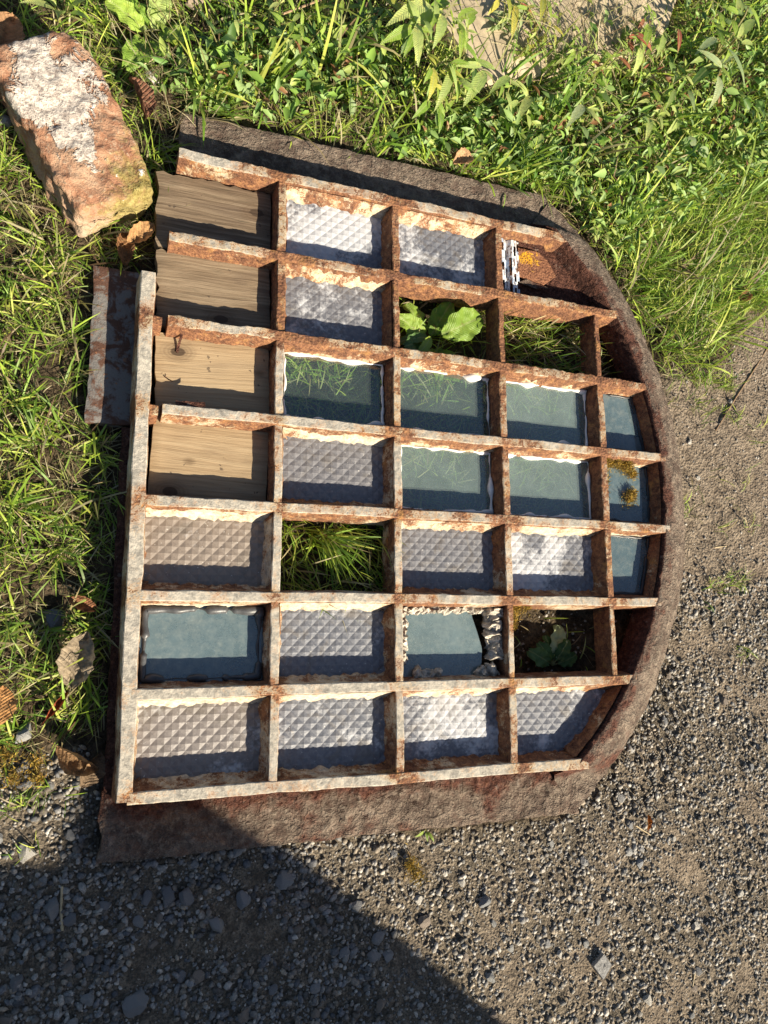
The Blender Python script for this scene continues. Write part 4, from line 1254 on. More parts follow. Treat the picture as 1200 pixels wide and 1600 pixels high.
def add_leaf(root, kind, loc, az, pitch, roll, length, tone):
    o = bpy.data.objects.new('leaf', LEAF[kind])
    COL.objects.link(o); o.parent = root
    o.matrix_local = Matrix.Translation(loc) @ Matrix.Rotation(az, 4, 'Z') @ Matrix.Rotation(-pitch, 4, 'Y') @ Matrix.Rotation(roll, 4, 'X') @ Matrix.Scale(length, 4)
    k = random.uniform(0.85, 1.15)
    o['tone'] = tuple(v * k for v in TONES[tone])
    return o

def weed(pos, label, stems, kind, tones, leaf_len, height, pairs, lean_az=None, group=None, name='leafy_weed', lean=0.6):
    root = empty(name, (pos[0], pos[1], 0.0))
    tag(root, label, 'weed', group)
    for s in range(stems):
        az = (lean_az if lean_az is not None else random.uniform(0, 6.28)) + random.uniform(-0.5, 0.5)
        ln = lean * random.uniform(0.6, 1.3); h = height * random.uniform(0.75, 1.1)
        b = Vector((random.uniform(-0.012, 0.012), random.uniform(-0.012, 0.012), -0.003))
        path = []
        for i in range(9):
            t = i / 8
            path.append(b + Vector((math.cos(az) * ln * h * t * (0.5 + 0.7 * t), math.sin(az) * ln * h * t * (0.5 + 0.7 * t), h * t * (1 - 0.18 * t))))
        V, F = tube_mesh([tuple(p) for p in path], [0.0019 * (1 - 0.6 * i / 8) for i in range(9)], 5)
        mesh_py('stem', V, F, M['stem'], root, smooth=60)
        for k in range(pairs):
            t = 0.22 + 0.78 * (k + 1) / pairs
            i = min(7, int(t * 8)); p = path[i] + (path[i + 1] - path[i]) * (t * 8 - i) if t < 1 else path[8]
            la = az + (math.pi / 2 if k % 2 else 0.0) + random.uniform(-0.35, 0.35)
            size = leaf_len * (1.05 - 0.45 * t) * random.uniform(0.8, 1.15)
            for d in (0, math.pi):
                add_leaf(root, kind, p, la + d + random.uniform(-0.25, 0.25), random.uniform(-0.25, 0.45), random.uniform(-0.4, 0.4), size, random.choice(tones))
    return root

def rosette(pos, label, n, kind, tones, leaf_len, pitch=(0.2, 0.7), az0=0.0, span=6.28, z=0.0, group=None, name='leafy_weed'):
    root = empty(name, (pos[0], pos[1], z))
    tag(root, label, 'weed', group)
    for k in range(n):
        az = az0 + span * (k + random.uniform(-0.25, 0.25)) / n
        L = leaf_len * random.uniform(0.7, 1.15)
        p = random.uniform(*pitch)
        s = L * 0.25
        tip = Vector((math.cos(az) * s * math.cos(p), math.sin(az) * s * math.cos(p), s * math.sin(p)))
        V, F = tube_mesh([(0, 0, 0.0), tuple(tip * 0.5), tuple(tip)], [0.0016, 0.0014, 0.001], 5)
        mesh_py('leaf_stalk', V, F, M['stem'], root, smooth=60)
        add_leaf(root, kind, tip, az, p, random.uniform(-0.3, 0.3), L, random.choice(tones))
    return root

def spray(root_p, label, leaves, stem_r=0.0022, name='leafy_weed'):
    """plant whose leaves are given by (base x,y),(tip x,y), height, kind, tone"""
    root = empty(name, (root_p[0], root_p[1], 0.0))
    tag(root, label, 'weed')
    R0 = Vector((root_p[0], root_p[1], 0))
    for b, tp, z, kind, tone in leaves:
        B = Vector((b[0], b[1], z)) - R0; d = Vector((tp[0] - b[0], tp[1] - b[1], 0))
        L = d.length * 0.98
        mid = B * 0.5 + Vector((0, 0, z * 0.22))
        path = [Vector((0, 0, -0.003)), mid * 0.5 + Vector((0, 0, z * 0.1)), mid, (mid + B) * 0.5 + Vector((0, 0, z * 0.06)), B]
        V, F = tube_mesh([tuple(p) for p in path], [stem_r, stem_r * 0.85, stem_r * 0.7, stem_r * 0.6, stem_r * 0.4], 5)
        mesh_py('stem', V, F, M['stem'], root, smooth=60)
        add_leaf(root, kind, B, math.atan2(d.y, d.x), random.uniform(-0.05, 0.30), random.uniform(-0.35, 0.35), L, tone)
        for q_ in (1, 2, 2, 3, 3, 4):
            if random.random() < 0.7:
                add_leaf(root, random.choice([kind, 'lance']), path[q_] + Vector((random.uniform(-0.012, 0.012), random.uniform(-0.012, 0.012), random.uniform(-0.005, 0.012))), random.uniform(0, 6.28), random.uniform(-0.1, 0.5), random.uniform(-0.5, 0.5),
                         L * random.uniform(0.35, 0.75), random.choice([tone, tone, 'fresh', 'pale']))
    return root
spray((0.5109, 0.3678), 'mint-like weed with the largest pale leaves, leftmost at the top edge', [
 ((0.4755, 0.3732), (0.3903, 0.3137), 0.13, 'ovate', 'pale'), ((0.4441, 0.3258), (0.3865, 0.2763), 0.12, 'ovate', 'fresh'), ((0.4442, 0.3147), (0.4470, 0.2410), 0.14, 'ovate', 'pale'),
 ((0.4849, 0.3880), (0.5342, 0.4180), 0.11, 'ovate', 'fresh'), ((0.4380, 0.3787), (0.3861, 0.3959), 0.09, 'ovate', 'yellow'), ((0.4552, 0.3581), (0.4414, 0.3060), 0.08, 'ovate', 'dark')])
spray((0.5819, 0.3078), 'mint-like weed with overlapping pale leaves at the left end of the slab', [
 ((0.4929, 0.3391), (0.4747, 0.2688), 0.15, 'ovate', 'pale'), ((0.5271, 0.3517), (0.5827, 0.3999), 0.14, 'ovate', 'fresh'), ((0.5361, 0.3343), (0.5320, 0.2753), 0.14, 'lance', 'fresh'),
 ((0.5580, 0.3645), (0.5796, 0.3964), 0.12, 'ovate', 'fresh'), ((0.5233, 0.2749), (0.5627, 0.2837), 0.12, 'ovate', 'fresh'), ((0.5052, 0.2890), (0.4828, 0.3027), 0.10, 'ovate', 'yellow'), ((0.5265, 0.3434), (0.5430, 0.3457), 0.10, 'ovate', 'dark')])
spray((0.5588, 0.2437), 'weed with yellowing oval leaves hanging near the top flange, below the mint-like weeds', [
 ((0.4942, 0.2709), (0.4917, 0.2059), 0.10, 'ovate', 'yellow'), ((0.5332, 0.2768), (0.5047, 0.1921), 0.10, 'lance', 'pale'), ((0.5514, 0.2764), (0.5558, 0.2294), 0.08, 'ovate', 'fresh'),
 ((0.5005, 0.2243), (0.4678, 0.1805), 0.07, 'ovate', 'fresh'), ((0.5270, 0.2248), (0.5288, 0.1760), 0.06, 'ovate', 'fresh'), ((0.4873, 0.3037), (0.5085, 0.2854), 0.09, 'ovate', 'yellow')])
spray((0.6859, 0.2841), 'weed with toothed green leaves at the lower edge of the slab', [
 ((0.6056, 0.2949), (0.5618, 0.2168), 0.10, 'ovate', 'pale'), ((0.6677, 0.3090), (0.6216, 0.2679), 0.09, 'ovate', 'pale'), ((0.6617, 0.3079), (0.6500, 0.2648), 0.07, 'lance', 'fresh'),
 ((0.6000, 0.3259), (0.5933, 0.2915), 0.07, 'ovate', 'dark'), ((0.7350, 0.3066), (0.6994, 0.2465), 0.06, 'ovate', 'pale')])
spray((0.7884, 0.4889), 'weed with yellow and red leaves growing over the pale slab', [
 ((0.6392, 0.4497), (0.6518, 0.4028), 0.13, 'ovate', 'yellow'), ((0.6681, 0.4450), (0.6611, 0.3772), 0.12, 'lance', 'yellow'), ((0.7251, 0.4740), (0.7102, 0.4071), 0.13, 'lance', 'yellow'),
 ((0.6771, 0.4523), (0.7106, 0.4416), 0.12, 'lance', 'red'), ((0.7495, 0.4921), (0.7582, 0.4507), 0.11, 'lance', 'fresh'), ((0.6426, 0.4654), (0.6196, 0.4262), 0.10, 'ovate', 'yellow')])
spray((1.0531, 0.4616), 'weed with reddish curled leaves right of the pale slab', [
 ((0.9687, 0.4839), (1.0103, 0.4502), 0.11, 'ovate', 'red'), ((0.9679, 0.4100), (0.9310, 0.4329), 0.09, 'ovate', 'red'), ((1.0803, 0.5215), (1.0791, 0.4661), 0.12, 'lance', 'red'),
 ((0.9889, 0.4625), (0.9740, 0.3966), 0.10, 'ovate', 'pale'), ((1.0534, 0.5134), (1.0311, 0.4518), 0.11, 'lance', 'pale'), ((1.0009, 0.5043), (0.9846, 0.4454), 0.12, 'ovate', 'fresh'), ((0.8765, 0.4139), (0.9079, 0.3926), 0.08, 'ovate', 'red'), ((0.8368, 0.4248), (0.8026, 0.3772), 0.08, 'lance', 'fresh')])
spray((1.2486, 0.5421), 'big grey-green weed with a thick stem in the upper right corner', [
 ((1.1734, 0.4265), (1.1311, 0.3219), 0.13, 'lance', 'grey'), ((1.1826, 0.4815), (1.2348, 0.4008), 0.15, 'lance', 'grey'), ((1.2020, 0.5031), (1.2553, 0.5678), 0.16, 'ovate', 'pale'),
 ((1.1678, 0.5087), (1.1138, 0.4686), 0.14, 'ovate', 'grey'), ((1.2002, 0.5509), (1.1906, 0.6047), 0.13, 'ovate', 'fresh'), ((1.1851, 0.4733), (1.1251, 0.4163), 0.10, 'ovate', 'dark'),
 ((1.1473, 0.4708), (1.1090, 0.4437), 0.12, 'ovate', 'pale'), ((1.2491, 0.5982), (1.2918, 0.5551), 0.16, 'lance', 'fresh'), ((1.2096, 0.5772), (1.2439, 0.6371), 0.16, 'ovate', 'pale')], stem_r=0.0042)
spray((1.1178, 0.3478), 'weed with narrow pale leaves beneath the thick-stemmed weed', [
 ((1.0978, 0.4075), (1.0666, 0.3520), 0.08, 'lance', 'pale'), ((1.1347, 0.4178), (1.1483, 0.3658), 0.08, 'lance', 'grey'), ((1.0296, 0.3259), (1.0039, 0.2581), 0.07, 'lance', 'pale'),
 ((1.1204, 0.3565), (1.0896, 0.3091), 0.06, 'ovate', 'pale'), ((1.0594, 0.3727), (1.0451, 0.4159), 0.07, 'ovate', 'fresh'), ((1.1563, 0.3486), (1.1863, 0.3321), 0.05, 'lance', 'fresh')])
spray((0.8858, 0.2898), 'weed with broad pointed leaves in front of the dark hollow above the rim', [
 ((0.8568, 0.3104), (0.8109, 0.2527), 0.07, 'ovate', 'grey'), ((0.8877, 0.3413), (0.9098, 0.3021), 0.07, 'lance', 'pale'), ((0.9296, 0.3528), (0.9488, 0.3154), 0.07, 'lance', 'fresh'),
 ((0.9143, 0.2641), (0.8832, 0.2368), 0.05, 'ovate', 'dark'), ((0.8026, 0.2877), (0.7720, 0.3018), 0.05, 'ovate', 'pale'), ((0.7686, 0.2276), (0.7243, 0.1921), 0.05, 'ovate', 'pale')])
weed((0.8914, 0.3926), 'tall thin weed casting leaf shadows on the slab', 3, 'lance', ['pale', 'fresh'], 0.040, 0.16, 6, lean_az=0.9, lean=0.3)
weed((0.7291, 0.4091), 'upright weed with small pale leaves standing at the middle of the slab edge', 4, 'lance', ['pale', 'fresh', 'yellow'], 0.040, 0.14, 6, lean_az=0.9, lean=0.4)
weed((0.9845, 0.5075), 'upright weed with red-tinged leaves over the right part of the slab', 4, 'ovate', ['red', 'pale', 'fresh'], 0.040, 0.14, 6, lean_az=0.7, lean=0.4)
weed((0.6687, 0.4678), 'slim weed with grey-green leaves over the left part of the slab', 4, 'lance', ['grey', 'pale'], 0.045, 0.13, 6, lean_az=0.7, lean=0.4)
weed((0.8089, 0.4010), 'tall thin weed with tiny leaves at the front of the slab', 3, 'ovate', ['pale', 'fresh'], 0.034, 0.16, 6, lean_az=0.9, lean=0.3)
weed((1.0375, 0.3679), 'low weed with long pale leaves below the right end of the slab', 2, 'lance', ['pale', 'fresh'], 0.060, 0.11, 4, lean_az=0.5)
weed((1.0262, 0.2066), 'small dark weed with narrow leaves in the grass beyond the arched rim', 2, 'lance', ['dark', 'fresh'], 0.042, 0.08, 4)
weed((0.8621, 0.1549), 'small bright weed close to the top corner of the arched rim', 3, 'ovate', ['fresh', 'pale'], 0.032, 0.07, 4)
weed((0.9228, 0.0630), 'bright leafy weed sprouting along the outer edge of the arched rim', 4, 'ovate', ['fresh', 'pale'], 0.030, 0.06, 4)
weed((0.7677, 0.1931), 'leafy weed behind the right end of the top flange', 3, 'ovate', ['fresh', 'dark'], 0.036, 0.07, 4)
weed((1.3101, 0.3536), 'wispy weed in the grass at the right edge of the picture', 3, 'lance', ['fresh', 'pale'], 0.045, 0.10, 4)
rosette((1.1600, 0.2873), 'single round pale leaf on a stalk in the grass at the upper right', 2, 'round', ['grey'], 0.035, (0.0, 0.3), 0.2, 3.0, 0.06)
rosette((-0.0104, 0.2585), 'broad-leaved weed behind the stone block at the top', 6, 'dock', ['fresh', 'fresh', 'pale'], 0.070, (0.25, 0.7))
rosette((0.0456, 0.2371), 'smaller broad-leaved weed right of the one behind the stone block', 5, 'ovate', ['pale', 'fresh'], 0.060, (0.2, 0.6))
rosette((-0.1517, 0.2579), 'leafy weed standing above the far end of the stone block', 7, 'lance', ['fresh', 'pale'], 0.075, (0.5, 1.1))
weed((0.1769, 0.3162), 'spreading green weed at the top edge above the middle of the flange', 4, 'ovate', ['fresh', 'pale', 'dark'], 0.048, 0.10, 4)
weed((0.2636, 0.2745), 'low weed with small oval leaves in the grass behind the top flange', 3, 'ovate', ['fresh', 'dark'], 0.042, 0.08, 3)
weed((0.1197, 0.2329), 'green weed half hidden by long grass behind the stone block', 3, 'ovate', ['fresh', 'dark'], 0.050, 0.09, 3)
weed((0.3663, 0.4030), 'dark leafy weed at the top edge left of the mint-like weeds', 3, 'lance', ['fresh', 'dark'], 0.055, 0.12, 4)
weed((1.4362, 0.5777), 'pale narrow-leaved weed touching the right edge of the picture', 3, 'lance', ['pale', 'fresh'], 0.060, 0.14, 4, lean_az=0.8)
weed((1.0602, 0.3094), 'pale small-leaved weed in the middle of the leafy carpet', 4, 'lance', ['pale', 'fresh'], 0.042, 0.09, 4)
weed((0.9339, 0.2474), 'small weed with round-tipped leaves left of the leafy carpet', 4, 'ovate', ['pale', 'dark'], 0.036, 0.08, 4)
# inside the window
qx = cell_rect(2, 3)
r_ = rosette((qx[0] + 0.085, qx[2] + 0.050), 'dock plant with a big crumpled leaf growing through the open pane of the second row', 6, 'dock', ['fresh', 'dark', 'fresh'], 0.072, (0.35, 0.9), 1.2, 5.2)
add_leaf(r_, 'dock', Vector((0.012, 0.004, 0.045)), 0.45, 0.22, 0.25, 0.098, 'fresh')
add_leaf(r_, 'ovate', Vector((-0.005, 0.0, 0.035)), 4.1, 0.25, -0.3, 0.070, 'fresh')
add_leaf(r_, 'ovate', Vector((-0.008, 0.0, 0.03)), 3.4, 0.2, 0.2, 0.075, 'dark')
qx = cell_rect(6, 4)
rosette((qx[0] + 0.125, qx[2] + 0.022), 'small grey-green weed in the soil of the open pane near the lower rim', 6, 'dock', ['dark', 'grey', 'dark'], 0.056, (0.15, 0.6), 0.4, 2.9)
rosette((0.5013, -1.1171), 'tiny bright green seedling at the edge of the bottom flange', 3, 'ovate', ['fresh'], 0.018, (0.1, 0.5), -2.5, 2.5)

# ------------------------------------------------------------------ fallen leaves, straws, twigs
def dry_leaf(pos, z, az, length, wid, curl_, tone, label, pitch=0.0, roll=0.0):
    n, m = 14, 4
    V, F = [], []
    for i in range(n + 1):
        s = i / n
        w = wid * (math.sin(math.pi * min(1, s * 0.97 + 0.02)) ** 0.7)
        for j in range(-m, m + 1):
            v = j / m
            y = v * w * (1 + 0.08 * math.sin(i * 2.3) * abs(v))
            zz = curl_ * (v * v) * w * 1.6 + 0.10 * math.sin(s * 3.1) * curl_ + 0.05 * fbm(s * 3, v * 2, az, 1.0, 3) + 0.07 * fbm(s * 6, v * 3, az + 4, 1.0, 3) 
            V.append((s - 0.5, y * (1 - 0.3 * abs(curl_) * v * v), zz))
        if i:
            k = 2 * m + 1
            for j in range(2 * m):
                a = (i - 1) * k + j
                F.append((a, a + 1, a + k + 1, a + k))
    V += [(-0.5, 0.006, 0.01), (-0.5, -0.006, 0.01), (-0.72, 0.004, 0.03), (-0.72, -0.004, 0.03)]
    b = len(V) - 4
    F.append((b, b + 1, b + 3, b + 2))
    me = bpy.data.meshes.new('dry_leaf'); me.from_pydata(V, [], F)
    me.polygons.foreach_set('use_smooth', [True] * len(me.polygons)); me.update()
    o = link_mesh('dry_leaf', me, M['dry_leaf'])
    o.matrix_world = Matrix.Translation((pos[0], pos[1], z)) @ Matrix.Rotation(az, 4, 'Z') @ Matrix.Rotation(-pitch, 4, 'Y') @ Matrix.Rotation(roll, 4, 'X') @ Matrix.Scale(length, 4)
    o['tone'] = tone
    tag(o, label, 'dead leaf')
dry_leaf((-0.0701, -0.8196), 0.030, 1.35, 0.085, 0.33, 0.35, (0.30, 0.25, 0.18), 'grey crumpled dead leaf in the shade left of the window', 0.15, -0.2)
dry_leaf((-0.1718, -0.8821), 0.025, 1.5, 0.055, 0.42, 0.2, (0.46, 0.25, 0.10), 'tan dead leaf at the left edge of the picture')
dry_leaf((-0.0644, -0.9603), 0.022, -0.55, 0.070, 0.26, 0.9, (0.30, 0.19, 0.10), 'curled brown dead leaf with a lit fold near the lower left corner of the window', 0.0, 0.3)
dry_leaf((-0.0455, -0.9799), 0.015, 1.1, 0.055, 0.35, 0.3, (0.18, 0.13, 0.085), 'dark brown dead leaf tucked against the left side of the window', 0.1, 0.5)
dry_leaf((-0.0968, -0.8848), 0.022, 0.95, 0.048, 0.14, 0.8, (0.30, 0.07, 0.03), 'narrow reddish dead leaf in the grass left of the window')
dry_leaf((-0.0689, -0.7375), 0.020, -0.4, 0.045, 0.3, 0.7, (0.27, 0.13, 0.07), 'small reddish brown dead leaf by the window above the grey one')
dry_leaf((-0.0122, -0.1284), 0.030, 0.75, 0.055, 0.30, 0.4, (0.44, 0.26, 0.12), 'tan dead leaf in the gap between stone block and broken window corner', 0.1, 0.2)
dry_leaf((-0.0348, -0.1523), 0.015, 1.6, 0.06, 0.28, 0.5, (0.25, 0.13, 0.06), 'brown dead leaf under the tan one beside the left rail end')
dry_leaf((-0.0269, 0.1163), 0.030, 2.0, 0.075, 0.30, 0.5, (0.22, 0.11, 0.07), 'dark ribbed dead leaf leaning on the stone block', 0.0, 0.7)
dry_leaf((0.5884, 0.1470), 0.030, 0.5, 0.048, 0.40, 0.5, (0.50, 0.32, 0.18), 'pale tan dead leaf in the grass behind the top flange')
dry_leaf((-0.2310, 0.1502), 0.050, 1.3, 0.080, 0.38, 0.4, (0.40, 0.24, 0.13), 'brown dead leaf at the top left beside the stone block', 0.3, 0.2)
dry_leaf((0.9652, -1.1441), 0.010, 1.5, 0.030, 0.18, 0.6, (0.45, 0.16, 0.03), 'small orange dead leaf on the sunlit gravel below the rim')
dry_leaf((0.7677, 0.5774), 0.060, 2.5, 0.05, 0.3, 0.5, (0.38, 0.22, 0.12), 'brown dead leaf resting on the pale slab', 0.2)
dry_leaf((1.3116, -0.0216), 0.02, 0.6, 0.05, 0.3, 0.6, (0.34, 0.16, 0.08), 'reddish dead leaf on bare soil at the right edge')

def stick(pts, rad, mat, name, label, cat):
    p = [Vector((q_[0], q_[1], gz(q_[0], q_[1]) + rad * 0.6 + max(0.0, q_[2] - 0.02))) for q_ in pts]; o0 = p[0].copy(); o0.z = 0
    path = []
    for a, b in zip(p, p[1:]):
        for k in range(6): path.append(tuple(a + (b - a) * (k / 6) - o0))
    path.append(tuple(p[-1] - o0))
    V, F = tube_mesh(path, [rad * (0.9 + 0.25 * nz(k, rad * 900, 0.4)) for k in range(len(path))], 6)
    o = mesh_py(name, V, F, mat, None, smooth=50)
    o.location = o0
    tag(o, label, cat)
def g3(p, z): return (p[0], p[1], z)
stick([g3((1.2232, -0.3402), 0.008), g3((1.2871, -0.2594), 0.014), g3((1.3641, -0.1708), 0.012), g3((1.4341, -0.0825), 0.02)], 0.0020, M['twig'], 'twig', 'long brown twig on the bare soil at the right edge', 'twig')
stick([g3((0.9478, -1.1520), 0.008), g3((0.9874, -1.1756), 0.010)], 0.0014, M['straw'], 'straw', 'short pale straw lying on gravel beside the orange leaf', 'straw')
stick([g3((-0.0762, -1.1427), 0.010), g3((-0.0762, -1.1730), 0.014), g3((-0.0728, -1.2036), 0.009)], 0.0022, M['straw'], 'straw', 'upright-looking dry straw on the shaded gravel near the left edge', 'straw')
stick([g3((0.1107, -1.2236), 0.009), g3((0.1151, -1.2441), 0.009)], 0.0016, M['straw'], 'straw', 'short dry straw on the shaded gravel below the window', 'straw')
stick([g3((-0.0494, 0.1717), 0.03), g3((0.0076, 0.2195), 0.035), g3((0.0511, 0.2387), 0.03)], 0.0016, M['straw'], 'straw', 'bent pale straw between stone block and broad-leaved weeds', 'straw')
stick([g3((0.2127, 0.3545), 0.05), g3((0.2750, 0.3951), 0.055), g3((0.3265, 0.4401), 0.05)], 0.0022, M['twig'], 'twig', 'reddish twig among the weeds at the top edge', 'twig')
stick([g3((1.0624, -1.4299), 0.007), g3((1.0569, -1.4573), 0.010)], 0.0018, M['straw'], 'straw', 'short straw on the sunlit gravel at the lower right', 'straw')
stick([g3((1.1978, -0.6028), 0.006), g3((1.2304, -0.5989), 0.006)], 0.0012, M['straw'], 'straw', 'tiny straw on the bare soil right of the rim', 'straw')

# pale flat chip with a dark notch on the gravel
def flat_chip():
    p = (0.8476, -1.3834)
    q_ = [(0.8295, -1.3818), (0.8517, -1.3634), (0.8660, -1.3840), (0.8476, -1.4061)]
    V, F = [], []
    out = [(a[0] - p[0], a[1] - p[1]) for a in q_]
    notch = [(0.004, 0.004), (0.0005, -0.004), (0.004, -0.001), (0.007, -0.004)]
    bm = bmesh.new()
    top = [bm.verts.new((x, y, 0.006 + 0.1 * x)) for x, y in out]; low = [bm.verts.new((x * 1.02, y * 1.02, -0.003 + 0.1 * x)) for x, y in out]
    bm.faces.new(top[::-1])
    for k in range(4): bm.faces.new((top[k], top[(k + 1) % 4], low[(k + 1) % 4], low[k]))
    bmesh.ops.recalc_face_normals(bm, faces=bm.faces)
    me = bpy.data.meshes.new('flat_chip'); bm.to_mesh(me); bm.free()
    o = link_mesh('flat_chip', me, M['chip'])
    o.location = (p[0], p[1], 0.002)
    tag(o, 'flat square pale grey chip on the sunlit gravel', 'chip')
    m = mesh_py('dark_notch', [(x, y, 0.0066 + 0.1 * x) for x, y in notch], [(0, 1, 2), (0, 2, 3)], M['dark_seal'], o)
M['chip'] = simple('pale_chip', (0.25, 0.245, 0.235), 0.9, 160, 0.35, 0.6, 0.003, 0.15)
flat_chip()

# ------------------------------------------------------------------ gravel
def stone_proto(seed, sub):
    bm = bmesh.new()
    bmesh.ops.create_icosphere(bm, subdivisions=sub, radius=0.5)
    r = np.random.default_rng(seed)
    # cut by random planes: angular slate-like chips
    cuts = []
    for _ in range(11 if sub > 1 else 7):
        d = r.normal(0, 1, 3); d /= np.linalg.norm(d); cuts.append((d, r.uniform(0.24, 0.40)))
    for v in bm.verts:
        p = np.array(v.co)
        for d, h in cuts:
            t = p @ d
            if t > h: p = p - d * (t - h)
        p = p * np.array([1.0, r.uniform(0.9, 1.1), 1.0]) + r.normal(0, 0.02 if sub == 1 else 0.007, 3)
        v.co = p
    V = np.array([v.co[:] for v in bm.verts]); F = np.array([[v.index for v in f.verts] for f in bm.faces])
    bm.free()
    return V, F
SMALL = [stone_proto(s, 1) for s in range(14)]
BIG = [stone_proto(100 + s, 3) for s in range(16)]

WALL_SHADE = [(-0.9, -1.10), (0.0104, -1.0485), (0.1842, -1.0340), (0.6976, -1.4625), (0.9, -1.9), (-0.9, -1.9)]
def gravel():
    vs, fs, cs = [], [], []; off = 0
    def scatter(n, poly, smin, smax, pal, emb, keep=None):
        nonlocal off
        P = sample_poly(poly, n)
        if keep is not None: P = P[keep(P)]
        for proto in range(len(SMALL)):
            S = P[proto::len(SMALL)]
            V, F = SMALL[proto]; m = len(S)
            if m == 0: continue
            sz = smin + (smax - smin) * rng.random(m) ** 1.7
            asp = np.stack([rng.uniform(0.8, 1.35, m), rng.uniform(0.65, 1.0, m), rng.uniform(0.35, 0.75, m)], 1) * sz[:, None]
            a = rng.uniform(0, 6.28, m); tx = rng.normal(0, 0.35, m); ty = rng.normal(0, 0.35, m)
            q_ = V[None] * asp[:, None, :]
            x = q_[..., 0]; y = q_[..., 1]; z = q_[..., 2]
            y, z = y * np.cos(tx)[:, None] - z * np.sin(tx)[:, None], y * np.sin(tx)[:, None] + z * np.cos(tx)[:, None]
            x, z = x * np.cos(ty)[:, None] - z * np.sin(ty)[:, None], x * np.sin(ty)[:, None] + z * np.cos(ty)[:, None]
            X = x * np.cos(a)[:, None] - y * np.sin(a)[:, None] + S[:, 0:1]
            Y = x * np.sin(a)[:, None] + y * np.cos(a)[:, None] + S[:, 1:2]
            Z = z + (np.array([gz(px, py) for px, py in S]) + emb * sz + 0.0002)[:, None]
            vs.append(np.stack([X, Y, Z], 2).reshape(-1, 3)); k = len(V)
            fs.append(((np.arange(m) * k)[:, None, None] + F[None]).reshape(-1, 3) + off); off += m * k
            c = pal[rng.integers(0, len(pal), m)] * rng.uniform(0.65, 1.3, (m, 1))
            cs.append(np.repeat(c, k, 0))
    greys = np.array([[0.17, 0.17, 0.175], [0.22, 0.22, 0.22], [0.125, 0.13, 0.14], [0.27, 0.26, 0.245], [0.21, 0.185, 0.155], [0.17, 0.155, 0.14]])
    mixed = np.array([[0.24, 0.235, 0.225], [0.34, 0.32, 0.285], [0.18, 0.175, 0.165], [0.37, 0.35, 0.315], [0.27, 0.235, 0.19], [0.16, 0.155, 0.145], [0.29, 0.25, 0.20], [0.42, 0.40, 0.365], [0.27, 0.265, 0.255]])
    def patchy(th):
        def f(P):
            return np.array([fbm(x, y, 2, 7, 4) * 0.5 + 0.18 * nz(x, y, 9, 30) for x, y in P]) < th
        return f
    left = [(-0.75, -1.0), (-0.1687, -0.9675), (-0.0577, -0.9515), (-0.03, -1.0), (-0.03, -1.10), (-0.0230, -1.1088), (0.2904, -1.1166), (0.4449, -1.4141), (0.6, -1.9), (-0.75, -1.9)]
    scatter(36000, GRAVEL, 0.0048, 0.0128, mixed, 0.06, patchy(0.19))
    scatter(20000, GRAVEL, 0.0025, 0.0065, mixed, 0.06)
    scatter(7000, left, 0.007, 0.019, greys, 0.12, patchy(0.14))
    scatter(3600, GRAVEL, 0.009, 0.018, mixed, 0.06, patchy(0.10))
    scatter(1200, SOIL_POLY, 0.003, 0.009, mixed, 0.06)
    scatter(900, [(0.9098, -0.6714), (1.3460, -0.5903), (1.6548, -1.2278), (1.2704, -1.2547), (0.9617, -1.0451)], 0.004, 0.012, mixed, 0.06)
    # a few grains lie inside the empty cells
    q_ = cell_rect(6, 4)
    scatter(120, [(q_[0], q_[2]), (q_[1], q_[2]), (q_[1], q_[3]), (q_[0], q_[3])], 0.003, 0.010, mixed, 0.06)
    o = mesh_np('gravel', np.concatenate(vs), np.concatenate(fs), M['gravel'], col=np.concatenate(cs))
    tag(o, 'loose grey stone chippings strewn below and right of the window', 'gravel', kind='stuff')
gravel()

BIG_ME = []
for k, (V_, F_) in enumerate(BIG):
    me = bpy.data.meshes.new('stone')
    me.from_pydata([tuple(v) for v in V_], [], [tuple(f) for f in F_.tolist()])
    me.materials.append(M['stone'])
    me.polygons.foreach_set('use_smooth', [True] * len(me.polygons)); me.set_sharp_from_angle(angle=math.radians(24))
    BIG_ME.append(me)
def stone(pos, d, tone, label, group=None, flat=0.55, z=None):
    o = bpy.data.objects.new('stone', random.choice(BIG_ME))
    COL.objects.link(o)
    o.location = (pos[0], pos[1], gz(*pos) + (0.22 * d * flat if z is None else z))
    o.rotation_euler = (random.uniform(-0.25, 0.25), random.uniform(-0.25, 0.25), random.uniform(0, 6.28))
    d *= 0.88
    o.scale = (d * 1.3, d * random.uniform(0.85, 1.1), d * flat * 1.2)
    o['tone'] = tone
    tag(o, label, 'stone', group)
SL = (0.235, 0.235, 0.235); DK = (0.185, 0.185, 0.19); PL = (0.42, 0.40, 0.36); BR = (0.24, 0.20, 0.165)
